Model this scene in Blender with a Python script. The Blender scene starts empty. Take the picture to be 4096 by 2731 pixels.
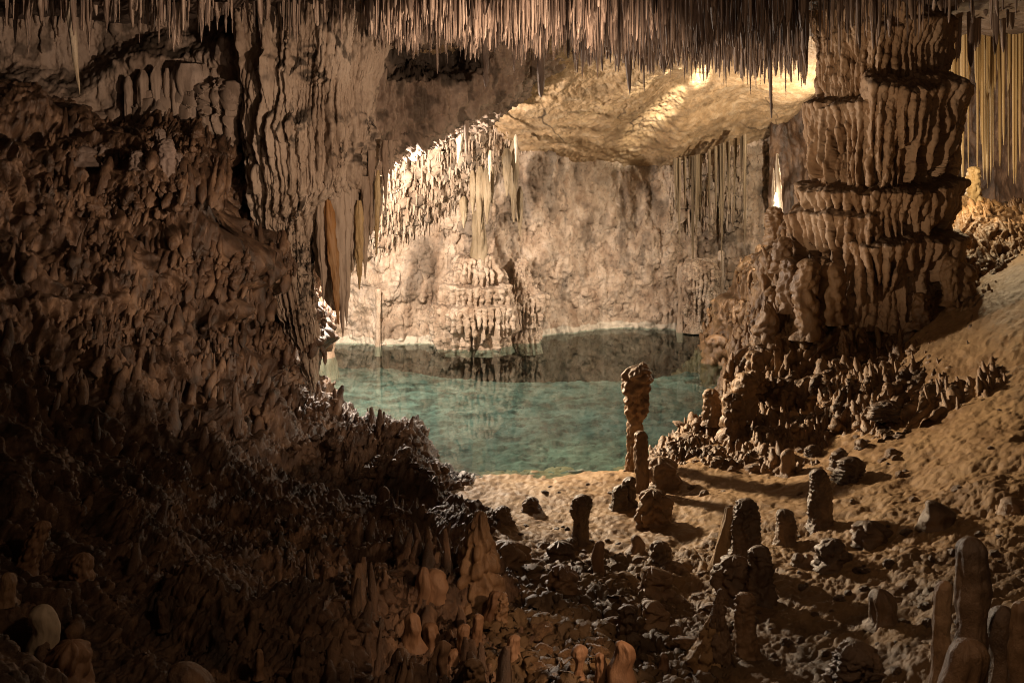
import bpy, math, random, time
import numpy as np
T0 = time.time()
rnd = random.Random(7)
F, H, Y0 = 1098.0, 5.0, 150.0          # focal length in pixels, eye height above the pool, eye level row
def P(px, py, Y): return np.array([(px - 512) / F * Y, Y, H + (Y0 - py) / F * Y])
def C(*v): return np.array(v, np.float32)

sc = bpy.context.scene
COL = sc.collection

# ------------------------------------------------------------------ noise
_r = np.random.RandomState(11)
_perm = np.concatenate([_r.permutation(256)] * 3).astype(np.int32)
_g3 = _r.normal(size=(256, 3)).astype(np.float32); _g3 /= np.linalg.norm(_g3, axis=1)[:, None]
_j3 = _r.rand(256, 3).astype(np.float32)
_rv = _r.rand(256).astype(np.float32)
def _h3(i, j, k): return _perm[_perm[_perm[i & 255] + (j & 255)] + (k & 255)]
def perlin(x, y, z):
    x, y, z = (np.asarray(a, np.float32) for a in (x, y, z))
    x, y, z = np.broadcast_arrays(x, y, z)
    xi, yi, zi = np.floor(x).astype(np.int32), np.floor(y).astype(np.int32), np.floor(z).astype(np.int32)
    fx, fy, fz = x - xi, y - yi, z - zi
    u, v, w = (f * f * f * (f * (f * 6 - 15) + 10) for f in (fx, fy, fz))
    def g(a, b, c):
        G = _g3[_h3(xi + a, yi + b, zi + c)]
        return G[..., 0] * (fx - a) + G[..., 1] * (fy - b) + G[..., 2] * (fz - c)
    x00 = g(0, 0, 0) * (1 - u) + g(1, 0, 0) * u; x10 = g(0, 1, 0) * (1 - u) + g(1, 1, 0) * u
    x01 = g(0, 0, 1) * (1 - u) + g(1, 0, 1) * u; x11 = g(0, 1, 1) * (1 - u) + g(1, 1, 1) * u
    return ((x00 * (1 - v) + x10 * v) * (1 - w) + (x01 * (1 - v) + x11 * v) * w) * 1.5
def fbm(x, y, z, o=4, gain=.5):
    s, a = 0, 1.0
    for i in range(o):
        s = s + a * perlin(x + 17.3 * i, y + 5.1 * i, z + 9.7 * i); x, y, z, a = x * 2.03, y * 2.03, z * 2.03, a * gain
    return s
def billow(x, y, z, o=3, gain=.5):
    s, a = 0, 1.0
    for i in range(o):
        s = s + a * (np.abs(perlin(x + 7.3 * i, y + 3.1 * i, z + 1.7 * i)) - .25); x, y, z, a = x * 2.03, y * 2.03, z * 2.03, a * gain
    return s
def worley(x, y, z):
    """distance to the nearest scattered point"""
    x, y, z = (np.asarray(a, np.float32) for a in (x, y, z)); x, y, z = np.broadcast_arrays(x, y, z)
    xi, yi, zi = np.floor(x).astype(np.int32), np.floor(y).astype(np.int32), np.floor(z).astype(np.int32)
    best = np.full(x.shape, 9., np.float32)
    for a in (-1, 0, 1):
        for b in (-1, 0, 1):
            for c in (-1, 0, 1):
                J = _j3[_h3(xi + a, yi + b, zi + c)]
                d = (xi + a + J[..., 0] - x) ** 2 + (yi + b + J[..., 1] - y) ** 2 + (zi + c + J[..., 2] - z) ** 2
                best = np.minimum(best, d)
    return np.sqrt(best)
def dome(x, y, z, r=.62): return np.sqrt(np.clip(1 - (worley(x, y, z) / r) ** 2, 0, 1))
def sstep(a, b, x): t = np.clip((x - a) / (b - a), 0, 1); return t * t * (3 - 2 * t)
def lerp1(x, pts):
    xs, ys = zip(*pts); return np.interp(x, xs, ys)
def smooth1(x, pts):
    """smooth curve through points: linear interpolation on a blurred table"""
    xs = np.linspace(pts[0][0], pts[-1][0], 600); ys = lerp1(xs, pts); k = 17
    ys = np.convolve(np.pad(ys, k, mode='edge'), np.ones(2 * k + 1) / (2 * k + 1), 'valid'); return np.interp(x, xs, ys)
class TPS:
    def __init__(s, pts, lam=.02):
        p = np.array(pts, float); s.c = p[:, :2]; n = len(p)
        K = s.phi(np.linalg.norm(s.c[:, None] - s.c[None], axis=2)) + lam * np.eye(n)
        Q = np.hstack([np.ones((n, 1)), s.c]); A = np.block([[K, Q], [Q.T, np.zeros((3, 3))]])
        s.w = np.linalg.solve(A, np.concatenate([p[:, 2], np.zeros(3)]))
    def phi(s, r): return np.where(r > 1e-9, r * r * np.log(np.maximum(r, 1e-9)), 0)
    def __call__(s, x, y):
        x, y = np.broadcast_arrays(np.asarray(x, float), np.asarray(y, float)); n = len(s.c); o = s.w[n] + s.w[n + 1] * x + s.w[n + 2] * y
        for i in range(n): o = o + s.w[i] * s.phi(np.hypot(x - s.c[i, 0], y - s.c[i, 1]))
        return o

# ------------------------------------------------------------------ mesh helpers
def link_mesh(name, V, Q, mat, parent=None, attr=None, smooth=True, origin=None):
    V = np.asarray(V, np.float32).reshape(-1, 3); Q = np.asarray(Q, np.int32)
    if origin is not None: V = V - np.asarray(origin, np.float32)
    me = bpy.data.meshes.new(name); n, k = Q.shape
    me.vertices.add(len(V)); me.vertices.foreach_set('co', V.ravel())
    me.loops.add(n * k); me.loops.foreach_set('vertex_index', Q.ravel())
    me.polygons.add(n); me.polygons.foreach_set('loop_start', np.arange(0, n * k, k, dtype=np.int32))
    me.polygons.foreach_set('use_smooth', np.full(n, smooth))
    if attr is not None:
        a = me.attributes.new('crust_or_shade', 'FLOAT', 'POINT'); a.data.foreach_set('value', np.asarray(attr, np.float32).ravel())
    me.update(calc_edges=True); me.validate(); me.materials.append(mat)
    o = bpy.data.objects.new(name, me); COL.objects.link(o)
    if origin is not None: o.location = origin
    if parent is not None: o.parent = parent
    return o
def grid_faces(nr, ncol, wrap=False):
    i = np.arange(nr - 1)[:, None]; j = np.arange(ncol if wrap else ncol - 1)[None]; j2 = (j + 1) % ncol
    return np.stack([i * ncol + j, i * ncol + j2, (i + 1) * ncol + j2, (i + 1) * ncol + j], -1).reshape(-1, 4)
def normals(G, wrap=False):
    if wrap: du = np.roll(G, -1, 1) - np.roll(G, 1, 1)
    else: du = np.gradient(G, axis=1)
    n = np.cross(du, np.gradient(G, axis=0)); return n / np.maximum(np.linalg.norm(n, axis=2), 1e-9)[..., None]
def push(G, h, toward=None, wrap=False):
    n = normals(G, wrap)
    if toward is not None:
        s = np.sign(((np.asarray(toward) - G) * n).sum(2).mean()); n = n * (s if s else 1)
    return G + n * np.asarray(h)[..., None], n
EYE = np.array([0, 0, H])
def tag(o, label, cat, group=None, kind=None):
    o['label'] = label
    if cat: o['category'] = cat
    if group: o['group'] = group
    o['kind'] = kind or 'thing'
    return o
def empty(name, loc):
    o = bpy.data.objects.new(name, None); o.location = loc; o.empty_display_size = .1; COL.objects.link(o); return o

# ------------------------------------------------------------------ materials
def rock_mat(name, cols, scale=1.2, stretch=.35, rough=.75, bump=.5, fine=18, crust_or_shade=(.03, .022, .016), spec=.35, glow=None, dist=.03, speck=.35, ramp=(.33, .68)):
    m = bpy.data.materials.new(name); m.use_nodes = True; nt = m.node_tree; nt.nodes.clear(); N = nt.nodes.new; L = nt.links.new
    out = N('ShaderNodeOutputMaterial'); b = N('ShaderNodeBsdfPrincipled'); tc = N('ShaderNodeTexCoord'); oi = N('ShaderNodeObjectInfo')
    add = N('ShaderNodeVectorMath'); add.operation = 'ADD'; mp = N('ShaderNodeMapping'); mp.inputs['Scale'].default_value = (1, 1, stretch)
    sc_ = N('ShaderNodeVectorMath'); sc_.operation = 'SCALE'; sc_.inputs['Scale'].default_value = 0
    L(tc.outputs['Object'], add.inputs[0]); L(oi.outputs['Location'], add.inputs[1]); L(add.outputs[0], mp.inputs['Vector'])
    n1 = N('ShaderNodeTexNoise'); n1.inputs['Scale'].default_value = scale; n1.inputs['Detail'].default_value = 8; n1.inputs['Roughness'].default_value = .62
    L(mp.outputs[0], n1.inputs['Vector'])
    rp = N('ShaderNodeValToRGB'); el = rp.color_ramp.elements
    ps = np.linspace(*ramp, len(cols))
    for i, c in enumerate(cols):
        e = el[i] if i < 2 else el.new(ps[i])
        e.position = ps[i]; e.color = (*c, 1)
    L(n1.outputs['Fac'], rp.inputs['Fac'])
    n2 = N('ShaderNodeTexNoise'); n2.inputs['Scale'].default_value = fine; n2.inputs['Detail'].default_value = 6; n2.inputs['Roughness'].default_value = .65
    L(mp.outputs[0], n2.inputs['Vector'])
    # dark mineral specks
    mr = N('ShaderNodeMapRange'); mr.inputs['From Min'].default_value = .56; mr.inputs['From Max'].default_value = .72; mr.inputs['To Max'].default_value = speck
    L(n2.outputs['Fac'], mr.inputs['Value'])
    mx = N('ShaderNodeMix'); mx.data_type = 'RGBA'; L(mr.outputs[0], mx.inputs['Factor']); L(rp.outputs['Color'], mx.inputs[6]); mx.inputs[7].default_value = (*crust_or_shade, 1)
    at = N('ShaderNodeAttribute'); at.attribute_name = 'crust_or_shade'
    mx2 = N('ShaderNodeMix'); mx2.data_type = 'RGBA'; L(at.outputs['Fac'], mx2.inputs['Factor']); L(mx.outputs[2], mx2.inputs[6]); mx2.inputs[7].default_value = (*crust_or_shade, 1)
    mp2 = N('ShaderNodeMapRange'); mp2.inputs['From Min'].default_value = 0; mp2.inputs['From Max'].default_value = -1; L(at.outputs['Fac'], mp2.inputs['Value'])
    mx3 = N('ShaderNodeMix'); mx3.data_type = 'RGBA'; L(mp2.outputs[0], mx3.inputs['Factor']); L(mx2.outputs[2], mx3.inputs[6]); mx3.inputs[7].default_value = (.66, .6, .5, 1)
    L(mx3.outputs[2], b.inputs['Base Color'])
    b.inputs['Specular IOR Level'].default_value = spec
    rr = N('ShaderNodeMapRange'); rr.inputs['To Min'].default_value = rough - .2; rr.inputs['To Max'].default_value = min(1, rough + .2); L(n1.outputs['Fac'], rr.inputs['Value']); L(rr.outputs[0], b.inputs['Roughness'])
    n3 = N('ShaderNodeTexNoise'); n3.inputs['Scale'].default_value = fine * .45; n3.inputs['Detail'].default_value = 10; n3.inputs['Roughness'].default_value = .7
    L(mp.outputs[0], n3.inputs['Vector'])
    bp = N('ShaderNodeBump'); bp.inputs['Strength'].default_value = bump; bp.inputs['Distance'].default_value = dist; L(n3.outputs['Fac'], bp.inputs['Height']); L(bp.outputs[0], b.inputs['Normal'])
    if glow:
        tr = N('ShaderNodeBsdfTranslucent'); tr.inputs['Color'].default_value = (*glow, 1); ms = N('ShaderNodeMixShader'); ms.inputs[0].default_value = .24
        L(b.outputs[0], ms.inputs[1]); L(tr.outputs[0], ms.inputs[2]); L(ms.outputs[0], out.inputs['Surface'])
    else: L(b.outputs[0], out.inputs['Surface'])
    return m
M = {}
M['back'] = rock_mat('pale_wall_rock', [(.29, .20, .135), (.46, .355, .265), (.58, .48, .39)], 2.2, .6, .75, 1., 16, dist=.05, speck=.8)
M['gold'] = rock_mat('golden_calcite', [(.30, .20, .09), (.42, .30, .15), (.50, .40, .24)], 2, .3, .5, .5, 18)
M['slab'] = rock_mat('ochre_slab_rock', [(.37, .245, .13), (.50, .345, .20), (.60, .455, .30)], 3.4, 1, .6, .9, 24, speck=.45)
M['colL'] = rock_mat('curtain_flowstone', [(.22, .155, .11), (.37, .29, .225), (.45, .37, .30)], 1.5, .22, .7, .6, 14)
M['wallL'] = rock_mat('upper_wall_rock', [(.17, .12, .09), (.31, .235, .185), (.40, .32, .27)], 1.3, .4, .75, .7, 13)
M['straw'] = rock_mat('straw_calcite', [(.06, .04, .03), (.16, .11, .085), (.30, .22, .17), (.44, .345, .28)], 7, .05, .55, .3, 22, ramp=(.40, .62))
M['roof'] = rock_mat('ceiling_rock', [(.07, .05, .04), (.14, .10, .08)], 2, 1, .8, .6, 14)
M['dark_straw'] = rock_mat('dark_stalactite_rock', [(.10, .07, .055), (.2, .15, .125), (.28, .21, .18)], 2.2, .3, .6, .6, 14)
M['colR'] = rock_mat('tiered_flowstone', [(.23, .14, .075), (.35, .235, .145), (.42, .31, .215)], 1.6, .3, .7, .6, 14)
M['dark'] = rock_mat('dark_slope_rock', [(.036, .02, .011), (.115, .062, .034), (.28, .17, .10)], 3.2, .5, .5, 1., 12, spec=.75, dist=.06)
M['brown'] = rock_mat('brown_slope_rock', [(.12, .065, .03), (.24, .14, .065), (.33, .21, .11)], 1.5, .6, .5, .9, 12, spec=.7, dist=.05)
M['sand'] = rock_mat('bank_sand', [(.22, .13, .06), (.36, .23, .115), (.43, .285, .145)], 1.6, 1, .55, .9, 13, dist=.04)
M['bed'] = rock_mat('pool_bed_silt', [(.055, .065, .05), (.15, .175, .15), (.25, .285, .245)], 2.2, 1, .8, .9, 9, crust_or_shade=(.022, .017, .011), dist=.06)
M['stal'] = rock_mat('stalagmite_rock', [(.14, .08, .04), (.26, .155, .08), (.38, .25, .14)], 2.5, .6, .48, 1., 22, spec=.7)
M['flake'] = rock_mat('flaky_stalagmite_rock', [(.06, .036, .022), (.13, .08, .045), (.24, .15, .085)], 3, .7, .45, 1., 24, spec=.75)
M['pink'] = rock_mat('pale_stub_rock', [(.11, .055, .028), (.22, .125, .07), (.34, .21, .13)], 2.5, .5, .6, .6, 20, spec=.5)
M['cream'] = rock_mat('cream_calcite', [(.4, .32, .22), (.5, .42, .32), (.56, .5, .4)], 2, .4, .55, .5, 18)
M['amber'] = rock_mat('amber_calcite', [(.28, .13, .045), (.40, .21, .08), (.44, .28, .15)], 2, .3, .5, .6, 14, glow=(.6, .22, .04))
def water_mat():
    m = bpy.data.materials.new('pool_water'); m.use_nodes = True; nt = m.node_tree; nt.nodes.clear(); N = nt.nodes.new; L = nt.links.new
    out = N('ShaderNodeOutputMaterial'); tr = N('ShaderNodeBsdfTransparent'); tr.inputs[0].default_value = (.56, .71, .70, 1)
    gl = N('ShaderNodeBsdfGlossy'); gl.inputs['Roughness'].default_value = .004; gl.inputs['Color'].default_value = (.9, .95, .9, 1)
    fr = N('ShaderNodeFresnel'); fr.inputs['IOR'].default_value = 1.19
    tc = N('ShaderNodeTexCoord'); n = N('ShaderNodeTexNoise'); n.inputs['Scale'].default_value = 2.2; n.inputs['Detail'].default_value = 3
    b = N('ShaderNodeBump'); b.inputs['Strength'].default_value = .004; b.inputs['Distance'].default_value = .02
    L(tc.outputs['Object'], n.inputs['Vector']); L(n.outputs['Fac'], b.inputs['Height']); L(b.outputs[0], gl.inputs['Normal'])
    mx = N('ShaderNodeMixShader'); ge = N('ShaderNodeNewGeometry'); sub = N('ShaderNodeMath'); sub.operation = 'SUBTRACT'; sub.inputs[0].default_value = 1; mu = N('ShaderNodeMath'); mu.operation = 'MULTIPLY'   # reflect on the upper side only
    L(ge.outputs['Backfacing'], sub.inputs[1]); L(fr.outputs[0], mu.inputs[0]); L(sub.outputs[0], mu.inputs[1]); L(mu.outputs[0], mx.inputs[0]); L(tr.outputs[0], mx.inputs[1]); L(gl.outputs[0], mx.inputs[2]); L(mx.outputs[0], out.inputs['Surface'])
    return m
M['water'] = water_mat()

# ------------------------------------------------------------------ flowstone fringe: a lip with tapering fused fingers below it
def fringe(s, z, ztop, length, freq, seed, wob=.5, vee=.6, lip=.12, minlen=.5, fu0=.05, fu1=.6):
    """0..1 relief; s across and z up in metres"""
    t = (ztop - z) / length
    tc = np.clip(t, 0, 1)
    q = s * freq + wob * perlin(s * 1.3, z * .9, seed) + .35 * tc * perlin(s * freq * .5, z * 1.5, seed + .3)
    g = 4.6 + 1.2 * perlin(s * .7, seed, .2)                              # fingers lean together in groups
    q = q + min(vee, .95) * .72 * tc ** 1.2 * np.sin(2 * math.pi * (q / g) + seed)
    i = np.floor(q).astype(np.int32); f = np.abs(q - i - .5) * 2
    Ln = minlen + (1.08 - minlen) * _rv[_perm[(i + 37 * int(seed)) & 255]]
    w = 1.25 * np.clip(1 - t / Ln, 0, 1) ** .5
    pr = np.sqrt(np.clip(1 - (f / np.maximum(w, 1e-3)) ** 2, 0, 1)); fu = sstep(fu0, fu1, tc)
    body = np.where(t < Ln, ((1 - fu) * (.72 + .28 * pr) + fu * (.12 + .88 * pr)) * (pr > 0), 0)
    up = sstep(-lip * 1.0, .02, t)
    return np.where(t < 0, up * (.72 + .28 * np.maximum(pr, .6)), body * (1 - .3 * tc))

def soften(h, k=1):
    for _ in range(k):
        h = (np.roll(h, 1, 1) + 2 * h + np.roll(h, -1, 1)) / 4; p = np.pad(h, ((1, 1), (0, 0)), mode='edge'); h = (p[:-2] + 2 * h + p[2:]) / 4
    return h
# ------------------------------------------------------------------ ground, built as height fields in the plan
ZB = np.full((760, 1240), 1e9, np.float32)              # nearest ground distance, to stand objects on the ground they stand on
def zreg(G):
    px = (512 + F * G[..., 0] / G[..., 1]).ravel(); py = (Y0 + F * (H - G[..., 2]) / G[..., 1]).ravel(); Y = G[..., 1].ravel()
    i = np.round(py).astype(int) + 20; j = np.round(px).astype(int) + 100; ok = (i >= 0) & (i < 760) & (j >= 0) & (j < 1240)
    np.minimum.at(ZB, (i[ok], j[ok]), Y[ok].astype(np.float32))
def depth(px, py):
    i, j = int(round(py)) + 20, int(round(px)) + 100
    for k in (1, 3, 6, 12):
        w = ZB[max(0, i - k):i + k + 1, max(0, j - k):j + k + 1]; w = w[w < 1e8]
        if len(w): return float(np.median(w))
    return 12.0
def fan(px0, px1, nx, ya, yb, ny):
    u = np.linspace(px0, px1, nx); Y = ya * (yb / ya) ** np.linspace(0, 1, ny)
    YY, UU = np.meshgrid(Y, u, indexing='ij'); return (UU - 512) / F * YY, YY
def ctrl(pts): return [tuple(P(*p)[[0, 1, 2]]) for p in pts]

def crag(x, y, z, k=1.0, zs=.42):
    a, b, c = (.22 / k * perlin(x * 1.9 * k + o, y * 1.9 * k, z * 1.9 * k + o) for o in (0, 31, 67)); x, y, z = x + a, y + b, z + c
    big = np.abs(perlin(x * 2.4 * k, y * 2.4 * k, z * 2.4 * k * zs)) * 1.1
    mid = np.abs(perlin(x * 5.2 * k + 9, y * 5.2 * k, z * 5.2 * k * zs)) * .8
    sm = np.abs(perlin(x * 11 * k, y * 11 * k + 4, z * 11 * k * zs)) * .42
    return big * (.5 + .5 * sstep(-.3, .3, perlin(x * .8, y * .8, z * .8))) + mid + sm + .22 * perlin(x * 21 * k, y * 21 * k, z * 15 * k)
def crust_up(G, n, s=1.0, lo=.25, hi=.8, f=1.2):
    """mineral dust lies on the tops of ledges, in patches"""
    a = sstep(lo, hi, n[..., 2] + .35 * fbm(G[..., 0] * f, G[..., 1] * f, G[..., 2] * f, 3)); return np.clip(a * s, 0, 1)

def knobs(name, label, G, n, mask, count, r0, r1, l0, l1, out, seed, mat, crustv=0.0):
    """hundreds of small hanging flowstone knobs grown on a slope: one mass nobody could count"""
    rs = np.random.RandomState(seed); px = 512 + F * G[..., 0] / G[..., 1]; py = Y0 + F * (H - G[..., 2]) / G[..., 1]
    # spread them evenly over the visible slope
    wgt = (mask / np.maximum(1, 1)).ravel().astype(float); area = np.linalg.norm(np.cross(np.gradient(G, axis=1), np.gradient(G, axis=0)), axis=2).ravel(); wgt = wgt * area; wgt /= wgt.sum()
    idx = rs.choice(len(wgt), count, p=wgt); Pt = G.reshape(-1, 3)[idx]; Nn = n.reshape(-1, 3)[idx]
    t = np.linspace(0, 1, 9); pr = np.interp(t, [0, .15, .4, .7, .9, 1], [.3, .6, .85, 1.0, .75, 0]); th = np.linspace(0, 2 * math.pi, 9, endpoint=False); FQ = grid_faces(9, 9, True); V = []; Q = []
    for i in range(count):
        r = r0 + (r1 - r0) * rs.rand() ** 1.6; L = l0 + (l1 - l0) * rs.rand() ** 1.5; h = np.array([Nn[i, 0], Nn[i, 1], 0]); h /= max(np.linalg.norm(h), 1e-3)
        nn = Nn[i]; ax = np.array([.12 * np.sign(nn[0]), -1.0, 0]) * out * 2.1 - np.array([0, 0, 1.0]) + .13 * rs.randn(3); ax /= np.linalg.norm(ax)
        tx = np.cross(ax, nn); tx /= max(np.linalg.norm(tx), 1e-3); bn = np.cross(tx, ax)
        wob = 1 + .16 * rs.randn(9, 9); R = pr[:, None] * r * wob; a = rs.rand() * 6; fl = rs.uniform(.7, 1.5)
        bx = R * np.cos(th + a) * fl; by = R * np.sin(th + a) + .25 * r * np.sin(t * 5 + a)[:, None]; al = (t[:, None] - .5) * L + 0 * bx
        V.append((Pt[i] - .15 * r * nn + al[..., None] * ax + bx[..., None] * tx + by[..., None] * bn).reshape(-1, 3)); Q.append(FQ + 81 * i)
    o = link_mesh(name, np.concatenate(V), np.concatenate(Q), M[mat]); return tag(o, label, name.replace('_', ' '), kind='stuff')
def build_ground():
    # sand bank and foreground
    cp = ctrl([(540, 470, 17.16), (465, 478, 16.8), (620, 466, 17.4), (560, 520, 14.6), (700, 520, 14), (760, 470, 16), (820, 440, 16.5), (900, 408, 16.6), (960, 356, 16.9), (900, 500, 13.2),
               (1024, 300, 17.3), (1024, 420, 14.3), (1024, 500, 12), (1024, 600, 9.6), (1024, 682, 8), (900, 600, 10.4), (900, 682, 8.7), (750, 600, 11.2), (750, 682, 9.3),
               (600, 600, 11.2), (600, 682, 9.2), (560, 560, 13), (480, 540, 13.6), (1130, 420, 14), (1130, 600, 9.5), (480, 640, 10.2), (700, 455, 17)])
    cp += [(0, 19, -.5), (-2, 19, -.5), (2, 19.3, -.5), (0, 23, -2.2), (-3, 23, -2.2), (4, 24, -2), (9, 22, 2.5), (-2, 12, .3), (-2, 8, .6), (6.5, 19, 1.6), (3, 5, .9), (0, 5, .8)]
    t = TPS(cp); X, Y = fan(380, 1170, 620, 5.5, 24, 620); Z = t(X, Y)
    fore = sstep(14.2, 12.2, Y + .8 * perlin(X * .8, Y * .8, 3)) * (.22 + .78 * sstep(2.6, 1.0, X + .5 * perlin(X * 1.1, Y * 1.1, 7)))
    rt = sstep(1.0, 4.5, X) * sstep(17, 9, Y)
    Z = Z + .06 * fbm(X * .9, Y * .9, 0, 5, .6) + .022 * billow(X * 4, Y * 4, .3, 3) + .012 * np.clip(perlin(X * 9, Y * 7, 0), -.1, .5) * sstep(-.2, .3, perlin(X * 1.4, Y * 1.4, 3))
    Z = Z + fore * (.13 * fbm(X * 1.4, Y * 1.4, 5, 5, .6) + .05 * dome(X * 2.6, Y * 2.2, 0) * sstep(-.1, .3, perlin(X, Y, 8)))
    Z = Z + rt * (.045 * billow((X * .8 + Y * .25) * 1.6, (Y - X * .5) * 3.6, 2, 4, .6) + .10 * fbm(X * 1.1, Y * 1.1, 4, 3))
    G = np.stack([X, Y, Z], -1); fz = np.clip(fore * .9, 0, 1)
    G, n = push(G, (fore + .14 * rt) * (.11 * crag(X, Y, Z, 1.9, 1) + .06 * fbm(X * 3, Y * 3, Z * 3, 4, .6)) + (1 - fore) * .012 * perlin(X * 14, Y * 14, 0), toward=(0, 10, 60))
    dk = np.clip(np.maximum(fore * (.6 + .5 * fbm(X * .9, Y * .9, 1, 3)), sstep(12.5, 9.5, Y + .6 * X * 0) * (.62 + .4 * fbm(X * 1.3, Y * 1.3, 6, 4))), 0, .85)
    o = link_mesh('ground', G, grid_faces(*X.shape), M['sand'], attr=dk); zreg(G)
    tag(o, 'sandy bank and rubble floor sloping up to the right of the pool', 'ground', kind='structure')
    # pool bed with a drop into a deep hole along the far wall
    X, Y = fan(240, 800, 420, 16.4, 34, 420)
    edge = smooth1(512 + F * X / Y, [(200, 31), (330, 30), (385, 28.3), (440, 26.7), (500, 26.0), (640, 26.1), (690, 27.6), (730, 29.8), (800, 32)])
    edge = edge + .35 * fbm(X * .9, Y * .9, 2, 4)
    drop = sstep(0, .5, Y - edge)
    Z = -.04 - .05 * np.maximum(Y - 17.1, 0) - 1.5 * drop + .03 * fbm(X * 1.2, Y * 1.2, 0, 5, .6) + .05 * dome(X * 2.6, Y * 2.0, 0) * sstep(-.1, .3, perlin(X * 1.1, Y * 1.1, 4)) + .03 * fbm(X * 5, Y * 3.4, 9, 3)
    G = np.stack([X, Y, Z], -1)
    o = link_mesh('pool_bed', G, grid_faces(*X.shape), M['bed'], attr=np.clip(drop * 1.0 + .6 * sstep(.1, .5, fbm(X * 1.9, Y * 1.5, 6, 5, .7)), 0, 1))  # near-black drop is shade put into the colour; scattered patches are its own
    tag(o, 'pale silt bed under the pool with a hollow at the far wall shaded dark in its colour', 'pool bed', kind='structure')
    # dark slope on the left
    cp = ctrl([(0, 95, 19.5), (60, 122, 19.3), (100, 145, 19), (180, 148, 19.2), (222, 158, 19.2), (208, 212, 18.8), (210, 262, 18.8), (214, 322, 18.9), (245, 366, 19.4), (282, 398, 19.5), (302, 408, 20.4), (330, 416, 18.8), (378, 429, 18),
               (408, 444, 17.2), (430, 470, 16.3), (452, 520, 14), (100, 250, 17.2), (165, 250, 18.1), (175, 350, 17.0), (240, 400, 17.6), (180, 330, 17.8), (100, 400, 14.6), (300, 450, 15.8), (200, 500, 13.3), (100, 550, 11),
               (0, 400, 12.5), (0, 600, 8.3), (100, 682, 8), (300, 600, 10.3), (300, 682, 8.6), (450, 600, 10.8), (440, 682, 8.8), (0, 250, 15.6), (0, 682, 7), (-60, 300, 14.5), (-60, 100, 19.5), (400, 520, 13.4)])
    cp += [(-3.4, 23, -1.4), (-2.6, 21, -1.2), (-1.5, 19.5, -1.0), (-.6, 17.5, -.9), (-.25, 15.5, -.6), (.1, 13, -.3), (-7, 22, 4.6), (-5, 22, 4.2), (-9, 22, 6), (0.4, 9, .35), (-3, 5, 1.2), (-1, 5, .9)]
    t = TPS(cp, .01); X, Y = fan(-110, 530, 620, 5.5, 23, 900); Z = t(X, Y)
    Z = Z + .14 * fbm(X * .6, Y * .6, 1, 2)
    hi = sstep(.5, 1.4, Z); G, n0 = push(np.stack([X, Y, Z], -1), 0 * X, toward=(0, 5, 40)); x, y, z = (G[..., k] for k in range(3))
    d0 = n0 * .55 + np.array([.45, -.4, -.05]) * hi[..., None] + np.array([0, 0, .4]) * (1 - hi)[..., None]; S = .64 * x + .77 * y
    Sw = S + .22 * perlin(x * .9, y * .9, z * .9) + .07 * perlin(S * 2.2, z * 2.5, 4); rel = 0
    for k in range(11):
        zt = .8 + .42 * k + .40 * perlin(S * .6, k * 3.1, .5) + .13 * perlin(S * 1.6, k * 3.1, 2.5)
        rel = np.maximum(rel, fringe(Sw, z, zt, .42 + .3 * _rv[k * 7], 5 + 2.5 * _rv[k * 3], 20 + k, lip=.22, minlen=.4, fu0=-.3, fu1=.25) * (.45 + .55 * sstep(-.3, .3, perlin(S * .8, k * 5.3, .7))))
    h = .36 * soften(rel, 1) * hi + .30 * np.abs(perlin(Sw * 4.6, z * 1.5, 3)) * hi + .13 * np.abs(perlin(Sw * 9.5, z * 3.6, 6)) * (.3 + .7 * hi)
    h = h - .45 * hi * sstep(.05, .5, fbm(S * .55, z * .8, 12, 3)) + .42 * fbm(x * .9, y * .9, z * 1.0, 3) + .45 * hi * np.abs(perlin(Sw * 1.5, z * .5, 8)) + (.07 + .10 * (1 - hi)) * crag(x, y, z, 1.9, .6)
    G = G + d0 * h[..., None]; n = normals(G); n = n * np.sign(n[..., 2].mean())
    x, y, z = (G[..., k] for k in range(3)); G = G + n * (.035 * fbm(x * 8, y * 8, z * 5, 3))[..., None]
    cr = np.clip(crust_up(G, n, .5, .5, 1.1) , 0, .8)
    pyv = Y0 + F * (H - z) / np.maximum(y, 1); pxv = 512 + F * x / np.maximum(y, 1)
    mk = sstep(.4, 1.2, z) * sstep(-.28, .12, fbm(Sw * .9, z * 2.2, 3, 3)) * (n[..., 1] < .2) * (pyv > 120) * (1 - .96 * sstep(370, 450, pyv) * sstep(400, 310, pxv)) * (1 - .85 * sstep(90, 40, pxv))
    pat = fbm(Sw * .8, z * 1.8, 3, 3)
    knobs('flowstone_knobs', 'dense knobby drips of dark flowstone covering the left slope', G, n0, mk * sstep(-.05, .4, pat), 3000, .018, .08, .10, .42, .42, 5, 'dark')
    knobs('flowstone_drips', 'long dark flowstone drips hanging in rows down the left slope', G, n0, mk * sstep(.5, .1, np.abs(pat)), 700, .04, .10, .25, .8, .34, 15, 'dark')
    knobs('floor_knobs', 'small dark nubs of rock crusting the foot of the left slope', G, n0, (1 - hi) * (pxv > 280) * (n[..., 1] < .3), 700, .03, .08, .06, .16, .5, 6, 'dark')
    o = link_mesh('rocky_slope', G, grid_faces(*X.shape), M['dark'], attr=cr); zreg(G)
    tag(o, 'dark knobbly rock slope filling the left side down to the pool', 'rock slope', kind='structure')
    # brown slope under the tiered column
    cp = ctrl([(782, 252, 21.8), (772, 322, 21.5), (746, 380, 20.5), (716, 410, 20), (676, 444, 18.5), (705, 444, 17.7), (760, 420, 18), (800, 330, 19.6), (860, 300, 20), (860, 380, 18.5), (820, 420, 17.1),
               (890, 380, 17.9), (950, 330, 18.7), (1010, 280, 19.6), (940, 270, 20.5), (1024, 240, 21), (800, 260, 21), (790, 290, 20.4), (652, 458, 17.6), (664, 466, 16.9)])
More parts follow.
